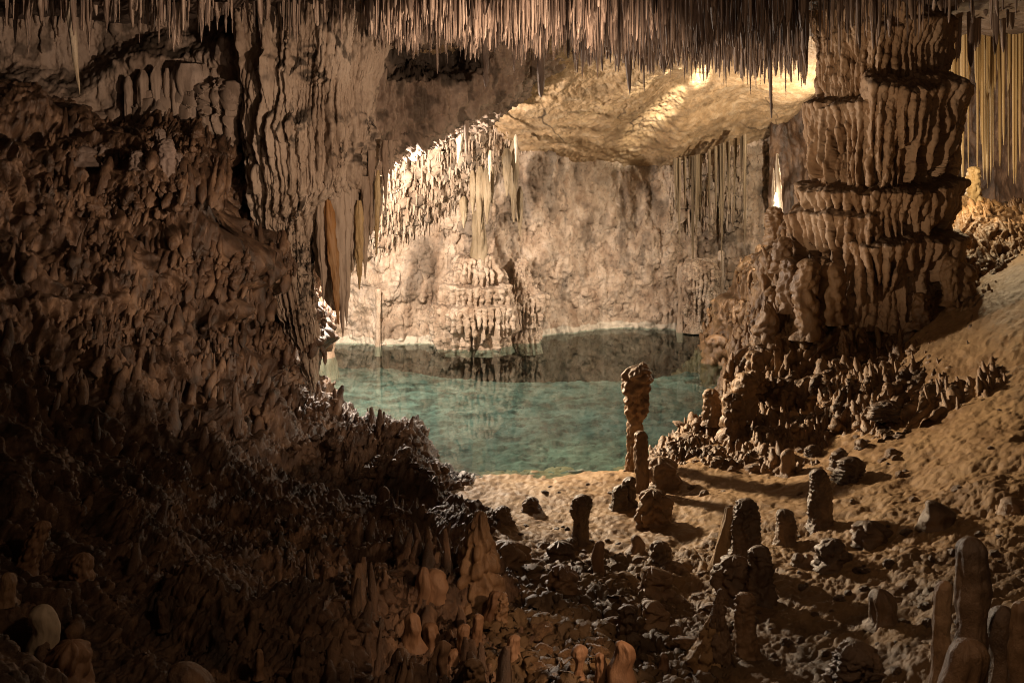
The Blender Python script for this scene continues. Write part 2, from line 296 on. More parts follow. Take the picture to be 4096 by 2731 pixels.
    cp += [(3.9, 23, -1), (4.7, 24.5, -.9), (2.7, 19.5, -.6), (5.6, 25.5, .6), (6.2, 27, 2.2), (9, 26, 3.2), (6.5, 25, 3.0), (6, 16.2, 1.1), (4.6, 16, .5), (8, 17.3, 1.9), (10, 18.5, 2.6), (2.8, 16.3, .05), (10.5, 24, 3.6)]
    t = TPS(cp, .01); X, Y = fan(600, 1150, 520, 15.6, 28, 520); Z = t(X, Y)
    Z = Z + .14 * fbm(X * .7, Y * .7, 7, 3)
    hi = sstep(.25, .9, Z); G, n0 = push(np.stack([X, Y, Z], -1), 0 * X, toward=(4, 5, 40)); x, y, z = (G[..., k] for k in range(3))
    d0 = n0 * .55 + np.array([-.35, -.45, -.05]) * hi[..., None] + np.array([0, 0, .4]) * (1 - hi)[..., None]; S = .75 * x - .66 * y
    Sw = S + .22 * perlin(x * .9, y * .9, z * .9) + .07 * perlin(S * 2.2, z * 2.5, 4); rel = 0
    for k in range(8):
        zt = .5 + .38 * k + .36 * perlin(S * .6, k * 3.1, .5) + .13 * perlin(S * 1.6, k * 3.1, 2.5)
        rel = np.maximum(rel, fringe(Sw, z, zt, .40 + .3 * _rv[k * 7], 4.5 + 2 * _rv[k * 3], 40 + k, lip=.22, minlen=.4, fu0=-.5, fu1=.2) * (.45 + .55 * sstep(-.3, .3, perlin(S * .8, k * 5.3, .7))))
    h = .34 * soften(rel, 1) * hi + .28 * np.abs(perlin(Sw * 4, z * 1.3, 3)) * hi + .11 * np.abs(perlin(Sw * 9, z * 3.4, 6))
    h = h + .2 * fbm(x * 1.1, y * 1.1, z * 1.2, 3) + (.07 + .10 * (1 - hi)) * crag(x, y, z, 1.7, .6)
    G = G + d0 * h[..., None]; n = normals(G); n = n * np.sign(n[..., 2].mean())
    x, y, z = (G[..., k] for k in range(3)); G = G + n * (.035 * fbm(x * 8, y * 8, z * 5, 3))[..., None]
    pyv = Y0 + F * (H - z) / np.maximum(y, 1)
    knobs('bank_knobs', 'knobby brown drips and nubs covering the bank below the tiered column', G, n0, sstep(.05, .5, z) * sstep(-.3, .1, fbm(Sw * .9, z * 2, 3, 3)) * (n[..., 1] < .2) * (pyv > 200), 2600, .03, .09, .12, .5, .4, 8, 'brown')
    o = link_mesh('rocky_bank', G, grid_faces(*X.shape), M['brown'], attr=crust_up(G, n, .6, .4, 1.0)); zreg(G)
    tag(o, 'brown stepped rock bank rising from the pool under the tiered column', 'rock bank', kind='structure')
build_ground(); print('ground', time.time() - T0)

# ------------------------------------------------------------------ walls and ceiling
def metric(px, Yr): return (px - 512) / F * Yr
def build_walls():
    # far wall
    px = np.linspace(285, 830, 560); z = np.linspace(-1.6, 7.2, 330); Zg, U = np.meshgrid(z, px, indexing='ij')
    Yb = smooth1(U, [(280, 28.3), (380, 28.4), (440, 28.7), (540, 29.6), (600, 30.8), (680, 31.0), (745, 31.4), (830, 31.2)])
    zl = H + (Y0 - smooth1(U, [(280, 275), (365, 258), (420, 232), (470, 190), (520, 150), (560, 120), (830, 60)])) / F * 28.6
    over = np.maximum(Zg - zl, 0)
    Yv = Yb - over * .75 + .12 * np.maximum(Zg, 0) * sstep(540, 620, U)
    S = metric(U, 30)
    def bump_(c, w, pt, pb, a, p=1.):
        zt, zb = H + (Y0 - pt) / F * 29.5, H + (Y0 - pb) / F * 29.5
        return a * np.exp(-((U - c) / w) ** 2) * np.clip((zt - Zg) / (zt - zb), 0, 1) ** p
    rel = bump_(700, 26, 215, 325, .45, .8) + bump_(378, 8, 290, 343, .2) + bump_(470, 40, 250, 345, .5)
    rel = rel + bump_(480, 16, 180, 262, .35)
    G = np.stack([metric(U, 1) * Yv, Yv - rel, Zg], -1)
    x, y = G[..., 0], G[..., 1]
    nub = sstep(0, .35, over) * sstep(540, 505, U)
    h = .26 * fbm(x * .8, y * .8, Zg * .7, 4) + .16 * np.abs(perlin(x * 1.7, y, Zg * .35)) * sstep(0, 1.5, Zg) + .10 * billow(x * 2.5, y * 2, Zg * 1.4, 3)
    G, n = push(G, h, toward=EYE); x, y, z = (G[..., k] for k in range(3))
    fr = fringe(S, z, H + (Y0 - 308) / F * 28.5, 1.15, 5, 3) * np.exp(-((U - 470) / 34) ** 4) * .30
    fr = fr + fringe(S, z, H + (Y0 - 222) / F * 29, .6, 5.5, 6) * np.exp(-((U - 462) / 22) ** 4) * .16
    fr = fr + fringe(S, z, H + (Y0 - 160) / F * 31, 2.3, 4.5, 9) * sstep(672, 684, U) * sstep(744, 736, U) * .42
    fr = fr + fringe(S, z, H + (Y0 - 262) / F * 31, 1.2, 6, 12, minlen=.2) * sstep(690, 700, U) * .2
    drip = dome(x * 4.2, y * 4.2, z * 1.7) * .16 + dome(x * 8, y * 8, z * 3.2) * .08
    G, n = push(G, fr + nub * drip + (1 - .5 * nub) * (.075 * crag(x, y, z, 1.7, .45) + .05 * fbm(x * 4, y * 4, z * 3, 4, .62) + .05 * billow(x * 9, y * 8, z * 3, 2)), toward=EYE)
    cr = .5 * sstep(.1, .5, fbm(x * .9, y * .9, z * .7, 4)) * sstep(1, 3, z) + .35 * sstep(668, 690, U) * sstep(748, 735, U) * sstep(1.5, 3, z) + .25 * sstep(.15, .5, fbm(x * 1.8, y * 1, z * 2.5, 4))
    cr = cr + .45 * sstep(.12, .5, fbm(x * 2.4, y * .8, z * .35, 4)) * sstep(.6, 1.6, z)
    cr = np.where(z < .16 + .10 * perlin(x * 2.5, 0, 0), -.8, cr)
    tag(link_mesh('far_wall', G, grid_faces(*U.shape), M['back'], attr=np.where(z < -.04 + .03 * perlin(x * 4, 0, 3), .96, np.clip(cr, -1, .6))), 'pale pitted cave wall rising from the far side of the pool', 'cave wall', kind='structure')  # below the waterline near black, shade put into the wall colour
    # ochre slab of ceiling that leans out over the far wall
    c = [(420, 150, 28.4), (480, 132, 28.8), (520, 162, 30.3), (600, 174, 31.9), (680, 170, 32.3), (740, 138, 32.5), (800, 118, 32.3), (840, 110, 32.3), (480, 40, 22.6), (545, 60, 23.2), (600, 40, 23.2), (700, 40, 23.8), (790, 45, 24.4), (840, 40, 25),
         (600, 110, 27.0), (700, 100, 27.6), (520, 110, 26.2)]
    t = TPS(c); global SLAB; SLAB = t; U, V = np.meshgrid(np.linspace(415, 850, 440), np.linspace(34, 176, 170))
    low = smooth1(U, [(415, 164), (480, 146), (505, 164), (560, 178), (620, 182), (680, 178), (715, 160), (745, 142), (790, 126), (850, 121)]) + 3 * perlin(U / 16, 0, 4)
    V = 34 + (low - 34) * (V - 34) / 142.0; Yv = t(U, V); tt = (V - 34) / (low - 34)
    Yv = Yv + .25 * sstep(.9, 1.05, tt)
    G = np.stack([metric(U, 1) * Yv, Yv, H + (Y0 - V) / F * Yv], -1)
    d = (U * .62 + V * .78) ; e = (U * .78 - V * .62)           # folds run from the lower left to the upper right
    fold = .26 * np.sin(d / 17 + 1.4 * perlin(U / 90, V / 60, 3)) * sstep(560, 680, U) + .10 * np.sin(d / 8 + 2 * perlin(U / 60, V / 40, 8)) * sstep(640, 700, U)
    x, y, z = (G[..., k] for k in range(3))
    G, n = push(G, fold + .10 * fbm(x * .5, y * .5, z * .8, 2) + .035 * fbm(x * 2.2, y * 1.2, z * 2.2, 5, .6) + .03 * fbm(x * 5, y * 4, z * 5, 4, .65) + .04 * crag(x, y, z, 1.4, 1), toward=EYE)
    crk = sstep(.02, .008, np.abs(perlin(U / 70, V / 34, 2) + .12 * perlin(U / 9, V / 7, 5))) * sstep(.1, .3, perlin(U / 80, V / 50, 9)) * .7 + .3 * sstep(.1, .5, fbm(x * 1.3, y, z * 1.3, 4))
    tag(link_mesh('leaning_ceiling', G, grid_faces(*U.shape), M['slab'], attr=np.clip(crk, 0, .85)), 'smooth ochre ceiling slab leaning out above the far wall', 'ceiling', kind='structure')
    # flat ceiling the straws hang from
    X, Y = np.meshgrid(np.linspace(-14, 15, 420), np.linspace(3, 31, 420))
    Z = 7.55 + .12 * fbm(X * .6, Y * .6, 0, 4) + .12 * np.maximum(Y - 25, 0)
    Z = Z - .12 * billow(X * 2, Y * 2, 1, 3)
    tag(link_mesh('ceiling', np.stack([X, Y, Z], -1), grid_faces(*X.shape), M['roof']), 'cave ceiling hidden behind dense straw stalactites', 'ceiling', kind='structure')
    # hanging shoulder of rock between the curtain and the slab
    U = np.linspace(345, 600, 300); tt = np.linspace(0, 1.25, 220); TT, U = np.meshgrid(tt, U, indexing='ij')
    low = smooth1(U, [(345, 190), (375, 172), (392, 158), (430, 142), (465, 128), (480, 122), (505, 108), (545, 74), (575, 52), (600, 30)])
    top = -12.0; v = top + (low - top) * np.minimum(TT, 1)
    Yv = smooth1(U, [(345, 21.6), (400, 22.0), (480, 22.6), (545, 23.0), (600, 23.4)]) - 1.2 * (1 - np.minimum(TT, 1)) ** 1.0 * .6
    Yv = Yv + 3.2 * np.maximum(TT - .90, 0) ** 1.3 * 3
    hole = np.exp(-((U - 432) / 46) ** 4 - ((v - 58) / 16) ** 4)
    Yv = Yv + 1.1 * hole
    zz = H + (Y0 - v) / F * Yv - 0.15 * np.maximum(TT - 1, 0)
    G = np.stack([metric(U, 1) * Yv, Yv, zz], -1); x, y, z = (G[..., k] for k in range(3))
    G, n = push(G, .14 * fbm(x * 1.1, y * 1.1, z * .9, 4) + (.10 + .22 * sstep(470, 390, U)) * billow(x * 4.5, y * 3, z * .5, 3) + .09 * fbm(x * 5, y * 5, z * 3, 5, .6) + .08 * dome(x * 4.5, y * 4.5, z * 2.2) * sstep(-.1, .3, perlin(x * 1.2, y, z * 1.2)), toward=EYE)
    cr = np.clip(.9 * sstep(.15, .55, np.exp(-((U - 432) / 52) ** 4 - ((v - 60) / 22) ** 2) + .35 * fbm(x * 2, y * 2, z * 2, 3) - .1) + .6 * sstep(.25, .5, fbm(x * 2.4, y * 2, z * 1.6, 4)), 0, .93)  # hollow's shade is put into the colour, beside random dark patches
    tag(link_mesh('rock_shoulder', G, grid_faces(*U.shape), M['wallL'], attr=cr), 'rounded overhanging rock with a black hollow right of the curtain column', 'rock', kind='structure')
    # upper wall on the left
    U = np.linspace(-110, 275, 470); V = np.linspace(-30, 185, 300); V, U = np.meshgrid(V, U, indexing='ij')
    Yv = smooth1(U, [(-110, 20.6), (0, 20.8), (100, 21.6), (180, 21.8), (240, 21.2), (275, 21)])
    lg = smooth1(U, [(-110, 90), (40, 88), (75, 94), (110, 70), (150, 55), (200, 50), (240, 40), (275, 40)])    # shelf line
    shelf = sstep(-26, 6, V - lg)
    Yv = Yv - .8 * shelf
    lg2 = smooth1(U, [(-110, 125), (60, 112), (130, 96), (200, 88), (275, 84)])
    cav = sstep(0, 14, V - smooth1(U, [(-110, 90), (20, 105), (60, 125), (100, 140), (150, 142), (275, 145)]))
    Yv = Yv + .5 * cav
    G = np.stack([metric(U, 1) * Yv, Yv, H + (Y0 - V) / F * Yv], -1); S = metric(U, 21)
    x, y, z = (G[..., k] for k in range(3))
    G, n = push(G, .14 * fbm(x * .9, y * .9, z * .8, 4) + .09 * billow(x * 3, y * 1, z * .7, 3), toward=EYE); x, y, z = (G[..., k] for k in range(3))
    zt = H + (Y0 - lg2) / F * 20.6
    fr = .42 * fringe(S, z, zt, 1.15, 3.6, 5, vee=1.0, minlen=.55) * sstep(120, 160, U) * sstep(262, 240, U) + .16 * fringe(S, z, zt - .2, .8, 5.5, 8) * sstep(175, 120, U)
    fr = fr + .18 * fringe(S, z, H + (Y0 + 30) / F * 21.5, 1.0, 5, 14, minlen=.3) * sstep(110, 150, U) + .14 * fringe(S, z, H + (Y0 + 30) / F * 21.5, 1.6, 6, 15, minlen=.2) * sstep(150, 90, U)
    G, n = push(G, fr + .04 * billow(x * 7, y * 5, z * 2.2, 3) + .04 * fbm(x * 7, y * 7, z * 5, 3), toward=EYE)
    cr = np.clip(crust_up(G, n, .6, .4, .8) + .6 * sstep(.2, .5, fbm(x * 2.2, y * 2, z * 1.8, 4)), 0, .92)
    tag(link_mesh('upper_wall', G, grid_faces(*U.shape), M['wallL'], attr=cr), 'fluted pale wall with a draped shelf at the upper left', 'cave wall', kind='structure')
    # wall at the far right, behind the lit stalactites
    U, V = np.meshgrid(np.linspace(770, 1180, 330), np.linspace(-30, 320, 260))
    Yv = smooth1(U, [(770, 31), (900, 31.5), (960, 31.5), (1000, 30.5), (1040, 26), (1180, 20)])
    G = np.stack([metric(U, 1) * Yv, Yv, H + (Y0 - V) / F * Yv], -1); x, y, z = (G[..., k] for k in range(3))
    G, n = push(G, .25 * fbm(x * .8, y * .8, z * .5, 4) + .22 * billow(x * 2.4, y * 1.5, z * .45, 3) + .05 * billow(x * 7, y * 6, z * 3, 3), toward=EYE)
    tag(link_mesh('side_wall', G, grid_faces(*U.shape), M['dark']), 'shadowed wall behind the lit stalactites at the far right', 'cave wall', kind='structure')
build_walls(); print('walls', time.time() - T0)

# pool surface
wx = np.array([[-9, 15.5, 0], [9, 15.5, 0], [10, 34, 0], [-12, 34, 0]])
tag(link_mesh('water', wx, np.array([[0, 1, 2, 3]]), M['water'], smooth=False), 'still turquoise pool between the rocks and the far wall', 'water', kind='structure')

# ------------------------------------------------------------------ the two big columns
def column_grid(rows, Y, dep, nth, nz):
    """rows: (py, left px, right px) -> closed loft, theta 0 faces the viewer"""
    py = np.linspace(rows[0][0], rows[-1][0], nz); l = smooth1(py, [(r[0], r[1]) for r in rows]); r = smooth1(py, [(r_[0], r_[2]) for r_ in rows])
    th = np.linspace(-1, 1, nth, endpoint=False); th = math.pi * np.sign(th) * np.abs(th) ** 1.35
    PY, TH = np.meshgrid(py, th, indexing='ij'); cx = metric((l + r) / 2, Y)[:, None]; rx = ((r - l) / 2 / F * Y)[:, None]
    G = np.stack([cx + rx * np.sin(TH), Y - dep * np.minimum(rx, dep * 1.2) * np.cos(TH), H + (Y0 - PY) / F * Y], -1)
    return G, PY, TH
def outward(G):
    n = normals(G, True); c = G.mean(1, keepdims=True); s = np.sign(((G - c) * n).sum(2).mean()); return n * s
def parts(G, shp, which, mat, cr, root):
    """the shaft and each hanging drape of flowstone are meshes of their own, cut along shared edges"""
    lab = np.arange(which.size).reshape(which.shape)
    while True:                                                          # label connected patches
        m = lab
        for sh, ax in ((1, 0), (-1, 0), (1, 1), (-1, 1)):
            r = np.roll(lab, sh, ax); w = np.roll(which, sh, ax) == which
            if ax == 0: w[0 if sh == 1 else -1] = False
            m = np.where(w, np.minimum(m, r), m)
        m = np.minimum(m, m.ravel()[m])
        if (m == lab).all(): break
        lab = m
    ids, cnt = np.unique(lab, return_counts=True); big = [i for i, c in zip(ids, cnt) if c > 1500 and which.ravel()[i] >= 0]
    which = np.full(lab.shape, -1)
    for j, i in enumerate(big): which[lab == i] = j
    Q = grid_faces(*shp, wrap=True); fid = which.ravel()[Q[:, 0]]; V = G.reshape(-1, 3); A = np.asarray(cr).ravel(); loc = np.array(root.location, np.float32)
    for k in range(-1, int(fid.max()) + 1):
        q = Q[fid == k]
        if len(q) < 50: continue
        u, inv = np.unique(q, return_inverse=True)
        link_mesh('shaft' if k < 0 else 'drapery', V[u] - loc, inv.reshape(q.shape), mat, parent=root, attr=A[u])
def left_column():
    rows = [(-25, 218, 402), (10, 226, 396), (50, 234, 386), (90, 239, 379), (130, 240, 378), (165, 241, 377), (188, 246, 372), (200, 250, 362), (214, 252, 330), (240, 256, 321), (300, 268, 321), (340, 283, 321), (372, 298, 321), (405, 306, 325)]
    G, PY, TH = column_grid(rows, 20.6, 1.0, 760, 560)
    x, y, z = (G[..., k] for k in range(3)); a = TH * 1.3
    w = .5 * perlin(x * 1.2, y * 1.2, z * .8)
    h = .30 * np.abs(perlin(a * 2.2 + w, z * .12, 3)) + .26 * np.abs(perlin(a * 5.5 + w, z * .2, 7)) + .11 * np.abs(perlin(a * 13 + w, z * .3, 1)) + .10 * fbm(x * .8, y * .8, z * .8, 3) - .26
    u = 512 + F * x / np.maximum(y, 1)
    FS = []
    for (c0, c1, ptop, ln, am, sd, fq) in ((246, 296, 66, 2.1, .16, 4, 5.5), (322, 384, 44, 3.0, .10, 6, 6), (268, 308, 122, 2.6, .16, 9, 5.5), (330, 378, 122, 2.6, .09, 11, 6)):
        msk = sstep(c0 - 8, c0 + 8, u) * sstep(c1 + 8, c1 - 8, u) * (np.cos(TH) > 0)
        ztp = H + (Y0 - ptop - 30 * perlin(x * 1.9, 0, sd) - 8 * perlin(x * 7, 0, sd)) / F * 20
        FS.append(am * msk * fringe(x, z, ztp, ln, fq, sd, wob=.3, vee=.35, lip=.08, minlen=.6)); h = h + soften(FS[-1], 1)
    FS = np.stack(FS); which = np.where(FS.max(0) > .03, FS.argmax(0), -1)
    G = G + outward(G) * h[..., None]
    x, y, z = (G[..., k] for k in range(3)); n = outward(G)
    pit = sstep(.18, .5, fbm(x * 1.7, y * 1.7, z * 1.5, 4))
    G = G + n * (.035 * fbm(x * 7, y * 7, z * 4, 3) + .02 * dome(x * 10, y * 10, z * 6) - .10 * pit * np.abs(perlin(x * 5, y * 5, z * 7)))[..., None]
    cr = np.clip(crust_up(G, n, .9, .15, .6, 2) + .8 * pit * sstep(-.1, .3, perlin(x * 6, y * 6, z * 9)) , 0, .9)
    root = empty('flowstone_column', P(315, 372, 20.6))
    tag(root, 'huge fluted cream flowstone column standing at the left edge of the pool', 'column')
    parts(G, PY.shape, which, M['colL'], cr, root)
    return root
def right_column():
    rows = [(-25, 806, 948), (40, 826, 930), (70, 826, 928), (100, 826, 926), (150, 824, 926), (200, 822, 926), (250, 822, 928), (290, 812, 938), (320, 795, 955)]
    Yc = 20.5; G, PY, TH = column_grid(rows, Yc, 1.0, 800, 760)
    x, y, z = (G[..., k] for k in range(3)); S = metric(512, Yc) + TH * 1.15
    u = 512 + F * x / np.maximum(y, 1); front = sstep(-.5, .1, np.cos(TH)); a = TH
    h = .16 * np.abs(perlin(a * 4, z * .3, 3)) + .1 * fbm(x, y, z, 3) - .08
    def tier(u0, u1, pt0, pt1, pb, amp, sd, fq, lip=.12, **k):
        ptop = pt0 + (pt1 - pt0) * np.clip((u - u0) / (u1 - u0), 0, 1) + 10 * perlin(S * 1.3, sd, .5) + 4 * perlin(S * 4.5, sd, .5)
        ztp = H + (Y0 - ptop) / F * Yc; ln = (pb - np.minimum(pt0, pt1)) / F * Yc
        m = sstep(u0 - 9, u0 + 7, u) * sstep(u1 + 10, u1 - 6, u) * front * (.95 + .3 * perlin(S * 1.8, sd, 4))
        return m * amp * fringe(S, z, ztp, ln, fq, sd, lip=lip, **k)
    TS = np.stack([
        tier(808, 850, 2, 0, 42, .24, 2, 8, minlen=.3), tier(838, 955, -18, -10, 30, .22, 23, 7, minlen=.3),
        tier(814, 884, 38, 29, 106, .30, 3, 9, vee=.5, minlen=.6), tier(870, 950, 26, 21, 98, .38, 4, 8, vee=.5, minlen=.6),
        tier(908, 978, 78, 88, 152, .66, 6, 8, lip=.2, vee=.8, minlen=.4), tier(868, 972, 96, 83, 182, .84, 5, 7.5, lip=.24, vee=1.1, minlen=.4),
        tier(790, 846, 100, 105, 178, .56, 7, 8.5, lip=.14, vee=.8, minlen=.5), tier(832, 894, 109, 111, 192, .62, 8, 8, lip=.16, vee=.9, minlen=.5),
        tier(778, 832, 184, 189, 214, .66, 9, 8, lip=.3, minlen=.4), tier(824, 940, 189, 182, 218, .74, 10, 7.5, lip=.35, minlen=.4),
        tier(784, 878, 205, 215, 262, .80, 11, 8, lip=.3, vee=.8, minlen=.5),
        tier(862, 918, 195, 190, 238, .62, 13, 8.5, lip=.25, minlen=.45), tier(906, 966, 201, 196, 234, .60, 14, 8.5, lip=.25, minlen=.45),
        tier(852, 968, 241, 234, 286, .78, 15, 7.5, lip=.3, vee=1.0, minlen=.4), tier(792, 864, 254, 257, 296, .34, 16, 8, lip=.15, minlen=.4)])
    T = TS.max(0); T = np.maximum(T, .17 + .16 * np.abs(perlin(a * 9 + .4 * perlin(x, y, z), z * .5, 8))) if False else T; base = .12 + .26 * np.abs(perlin(a * 9 + .4 * perlin(x, y, z), z * .5, 8)); which = np.where(T > .05, TS.argmax(0), -1)
    T = soften(np.maximum(T, base * front), 2); n = outward(G); G = G + n * (h + T)[..., None]
    x, y, z = (G[..., k] for k in range(3)); n = outward(G)
    G = G + n * (.04 * fbm(x * 6, y * 6, z * 4, 3) + .022 * dome(x * 9, y * 9, z * 6))[..., None]
    n = outward(G); cr = crust_up(G, n, .55, .25, .7, 2)
    root = empty('tiered_column', P(870, 300, Yc)); tag(root, 'broad brown column of stacked draped tiers on the right', 'column')
    parts(G, PY.shape, which, M['colR'], cr, root)
    return root
def flow_mound(label, rows, Y, dep, tiers, seed, mat):
    G, PY, TH = column_grid(rows, Y, dep, 260, 240); x, y, z = (G[..., k] for k in range(3)); S = x * 1.0 + .4 * TH
    h = .12 * np.abs(perlin(TH * 3.5, z * .6, seed)) + .14 * fbm(x * 1.5, y * 1.5, z * 1.5, 3) - .06
    T = np.maximum.reduce([am * fringe(S, z, H + (Y0 - pt - 4 * perlin(S * 1.5, seed, k)) / F * Y, (pb - pt) / F * Y, fq, seed + k, lip=.2, minlen=.4, fu0=-.2, fu1=.4) for k, (pt, pb, am, fq) in enumerate(tiers)])
    G = G + outward(G) * (h + soften(T, 1))[..., None]; x, y, z = (G[..., k] for k in range(3)); n = outward(G)
    G = G + n * (.05 * fbm(x * 5, y * 5, z * 5, 3) + .03 * dome(x * 7, y * 7, z * 7))[..., None]
    base = P((rows[-1][1] + rows[-1][2]) / 2, rows[-1][0], Y)
    o = link_mesh('flowstone_mound', G, grid_faces(*PY.shape, wrap=True), M[mat], attr=crust_up(G, outward(G), .5, .3, .8, 2), origin=base)
    tag(o, label, 'flowstone')
M['moss'] = rock_mat('green_brown_flowstone', [(.11, .08, .045), (.22, .165, .10), (.33, .26, .175)], 2, .5, .65, .8, 16)
flow_mound('ribbed flowstone mound dripping into the water left of the middle of the far wall', [(250, 474, 480), (255, 469, 485), (262, 463, 491), (276, 455, 499), (296, 447, 504), (318, 441, 508), (352, 438, 511)], 28.2, .8, [(262, 300, .25, 5), (288, 322, .3, 5), (306, 352, .36, 5.5)], 61, 'back')
flow_mound('smoother rounded flowstone mound right of the ribbed one on the far wall', [(254, 522, 526), (260, 517, 530), (275, 512, 534), (300, 507, 540), (352, 502, 544)], 28.9, .8, [(296, 330, .16, 5)], 67, 'back')
flow_mound('fluted domed flowstone standing in the water near the right end of the far wall', [(258, 699, 703), (262, 696, 706), (269, 692, 709), (282, 689, 713), (332, 684, 716)], 30.0, .7, [(266, 332, .22, 6)], 71, 'back')
def curtain():
    rows = [(176, 310, 385), (215, 312, 380), (245, 314, 366), (265, 317, 357), (284, 321, 349), (298, 326, 343), (310, 331, 339)]
    G, PY, TH = column_grid(rows, 20.5, .55, 420, 240); x, y, z = (G[..., k] for k in range(3)); w = .3 * perlin(x * 1.5, y, z * .5)
    h = .16 * np.abs(perlin(x * 3.2 + w, z * .15, 3)) + .13 * np.abs(perlin(x * 7.5 + w, z * .2, 9)) + .06 * np.abs(perlin(x * 16, z * .4, 5)) - .10
    h = h * sstep(312, 280, PY) + .05 * fbm(x * 5, y * 5, z * 3, 3); G = G + outward(G) * h[..., None]
    o = link_mesh('flowstone_curtain', G, grid_faces(*PY.shape, wrap=True), M['colL'], attr=np.clip(.8 * sstep(5, 0, np.abs(PY - 192 - 3 * perlin(x * 4, 0, 1))), 0, .8), origin=P(340, 176, 20.5))
    tag(o, 'long fluted curtain hanging from the right flank of the cream column', 'drapery')
curtain()
COL_L = left_column(); COL_R = right_column(); print('columns', time.time() - T0)
# ------------------------------------------------------------------ stalagmites, stalactites, stones
def lathe(profile, height, seed, rough=.12, kind='smooth', nth=34, nz=46, lean=(0, 0), down=False, cap=False):
    """closed solid of revolution with lumps; profile: (t, radius) from the root to the tip"""
    t = 1 - (1 - np.linspace(0, 1, nz)) ** 1.7; r = smooth1(t, profile)
    th = np.linspace(0, 2 * math.pi, nth, endpoint=False); T, TH = np.meshgrid(t, th, indexing='ij'); R = np.repeat(r[:, None], nth, 1); rm = max(p[1] for p in profile)
    if cap:
        c = min(.5, .95 * r[-1] / height); R = R * np.sqrt(np.clip(1 - np.clip((T - 1 + c) / c, 0, 1) ** 2, 0, 1))
    cx, cy = np.cos(TH), np.sin(TH); k = 1.0 / max(rm, .02); so = seed * 13.7
    zz = T * height
    n = fbm(cx * 1.1 + so, cy * 1.1, zz * k * .45 + so, 3) * .55
    if kind == 'smooth': d = n * rough * 1.6 + rough * .5 * perlin(so, so, zz * k * 1.1)
    elif kind == 'knobby': d = n * rough * 1.5 + rough * 1.3 * dome(cx * 2.6 + so, cy * 2.6, zz * k * 1.9)
    elif kind == 'flaky':
        fl = zz * k * 4.2 + 2.2 * perlin(cx * 1.8 + so, cy * 1.8, zz * k * .5); s = fl - np.floor(fl)
        d = n * rough * 2.2 + rough * .75 * (s ** 1.5) * (.4 + .6 * np.abs(perlin(cx * 3 + so, cy * 3, np.floor(fl) * 3.3 + .5)) * 2) + rough * .5 * dome(cx * 3.5 + so, cy * 3.5, zz * k * 3)
    else: d = n * rough * 1.5 + rough * .8 * np.abs(perlin(cx * 2.2 + so, cy * 2.2, zz * k * .12)) * 2
    d = d * rm * np.clip(R / rm * 1.6, 0, 1); R = np.maximum(R + d, 0); R[-1] = 0
    bend = .25 * rm * perlin(so, 3, T * 2.5) if nz > 4 else 0
    X = R * cx + lean[0] * T * height + bend; Y_ = R * cy + lean[1] * T * height; Z = zz if not down else -zz
    return np.stack([X, Y_, Z], -1), grid_faces(nz, nth, True)
_seed = [1]
PROF = {'stub': [(0, 1.6), (.07, 1.28), (.2, 1.02), (.6, .9), (1, .78)],
        'cone': [(0, 1.5), (.2, .98), (.5, .74), (.8, .46), (1, .2)],
        'post': [(0, 1.6), (.07, 1.2), (.18, .97), (.5, 1.0), (1, .84)],
        'head': [(0, 1.5), (.1, .9), (.2, .68), (.35, .6), (.55, .66), (.72, 1.0), (1, .8)],
        'waist': [(0, .9), (.2, .8), (.4, 1.05), (.55, .8), (.75, 1.0), (1, .78)],
        'boulder': [(0, 1.35), (.25, 1.1), (.6, .95), (1, .7)],
        'spike': [(0, 1), (.25, .82), (.6, .5), (.9, .2), (1, .02)], 'fan': [(0, .55), (.12, .95), (.25, .85), (.42, .42), (.6, .22), (.85, .13), (1, .03)],
        'drape': [(0, .3), (.14, .95), (.4, .85), (.75, .5), (1, .12)], 'rod': [(0, 1), (.5, .85), (.9, .6), (.97, .35), (1, .1)], 'pillar': [(0, 1.3), (.15, .95), (.5, .8), (.85, .95), (1, 1.2)]}
def stand(name, label, cat, px, ptop, pbase, w, prof='stub', kind='smooth', mat='stal', rough=.16, Y=None, lean=0, group=None, res=(34, 46), sink=.12, dy=0):
    """something that stands on the ground: rows ptop..pbase, w pixels wide"""
    Y = (Y or depth(px, pbase)) + dy; base = P(px, pbase, Y); h = (pbase - ptop) / F * Y; r = w / 2 / F * Y; _seed[0] += 1
    V, Q = lathe([(a, b * r) for a, b in PROF[prof]], h * (1 + sink), _seed[0], rough, kind, *res, lean=(lean, 0), cap=True)
    V[..., 2] -= h * sink; V[..., 0] -= lean * h * sink
    o = link_mesh(name, V, Q, M[mat]); o.location = base
    return tag(o, label, cat, group)
def hang(name, label, cat, px, ptop, ptip, w, Y, prof='spike', kind='flute', mat='straw', rough=.14, lean=0, group=None, res=(24, 40), flat=1.0):
    top = P(px, ptop, Y); h = (ptip - ptop) / F * Y; r = w / 2 / F * Y; _seed[0] += 1
    V, Q = lathe([(a, b * r) for a, b in PROF[prof]], h, _seed[0], rough, kind, *res, lean=(lean, 0), down=True); V[..., 1] *= flat
    o = link_mesh(name, V, Q, M[mat]); o.location = top
    return tag(o, label, cat, group)
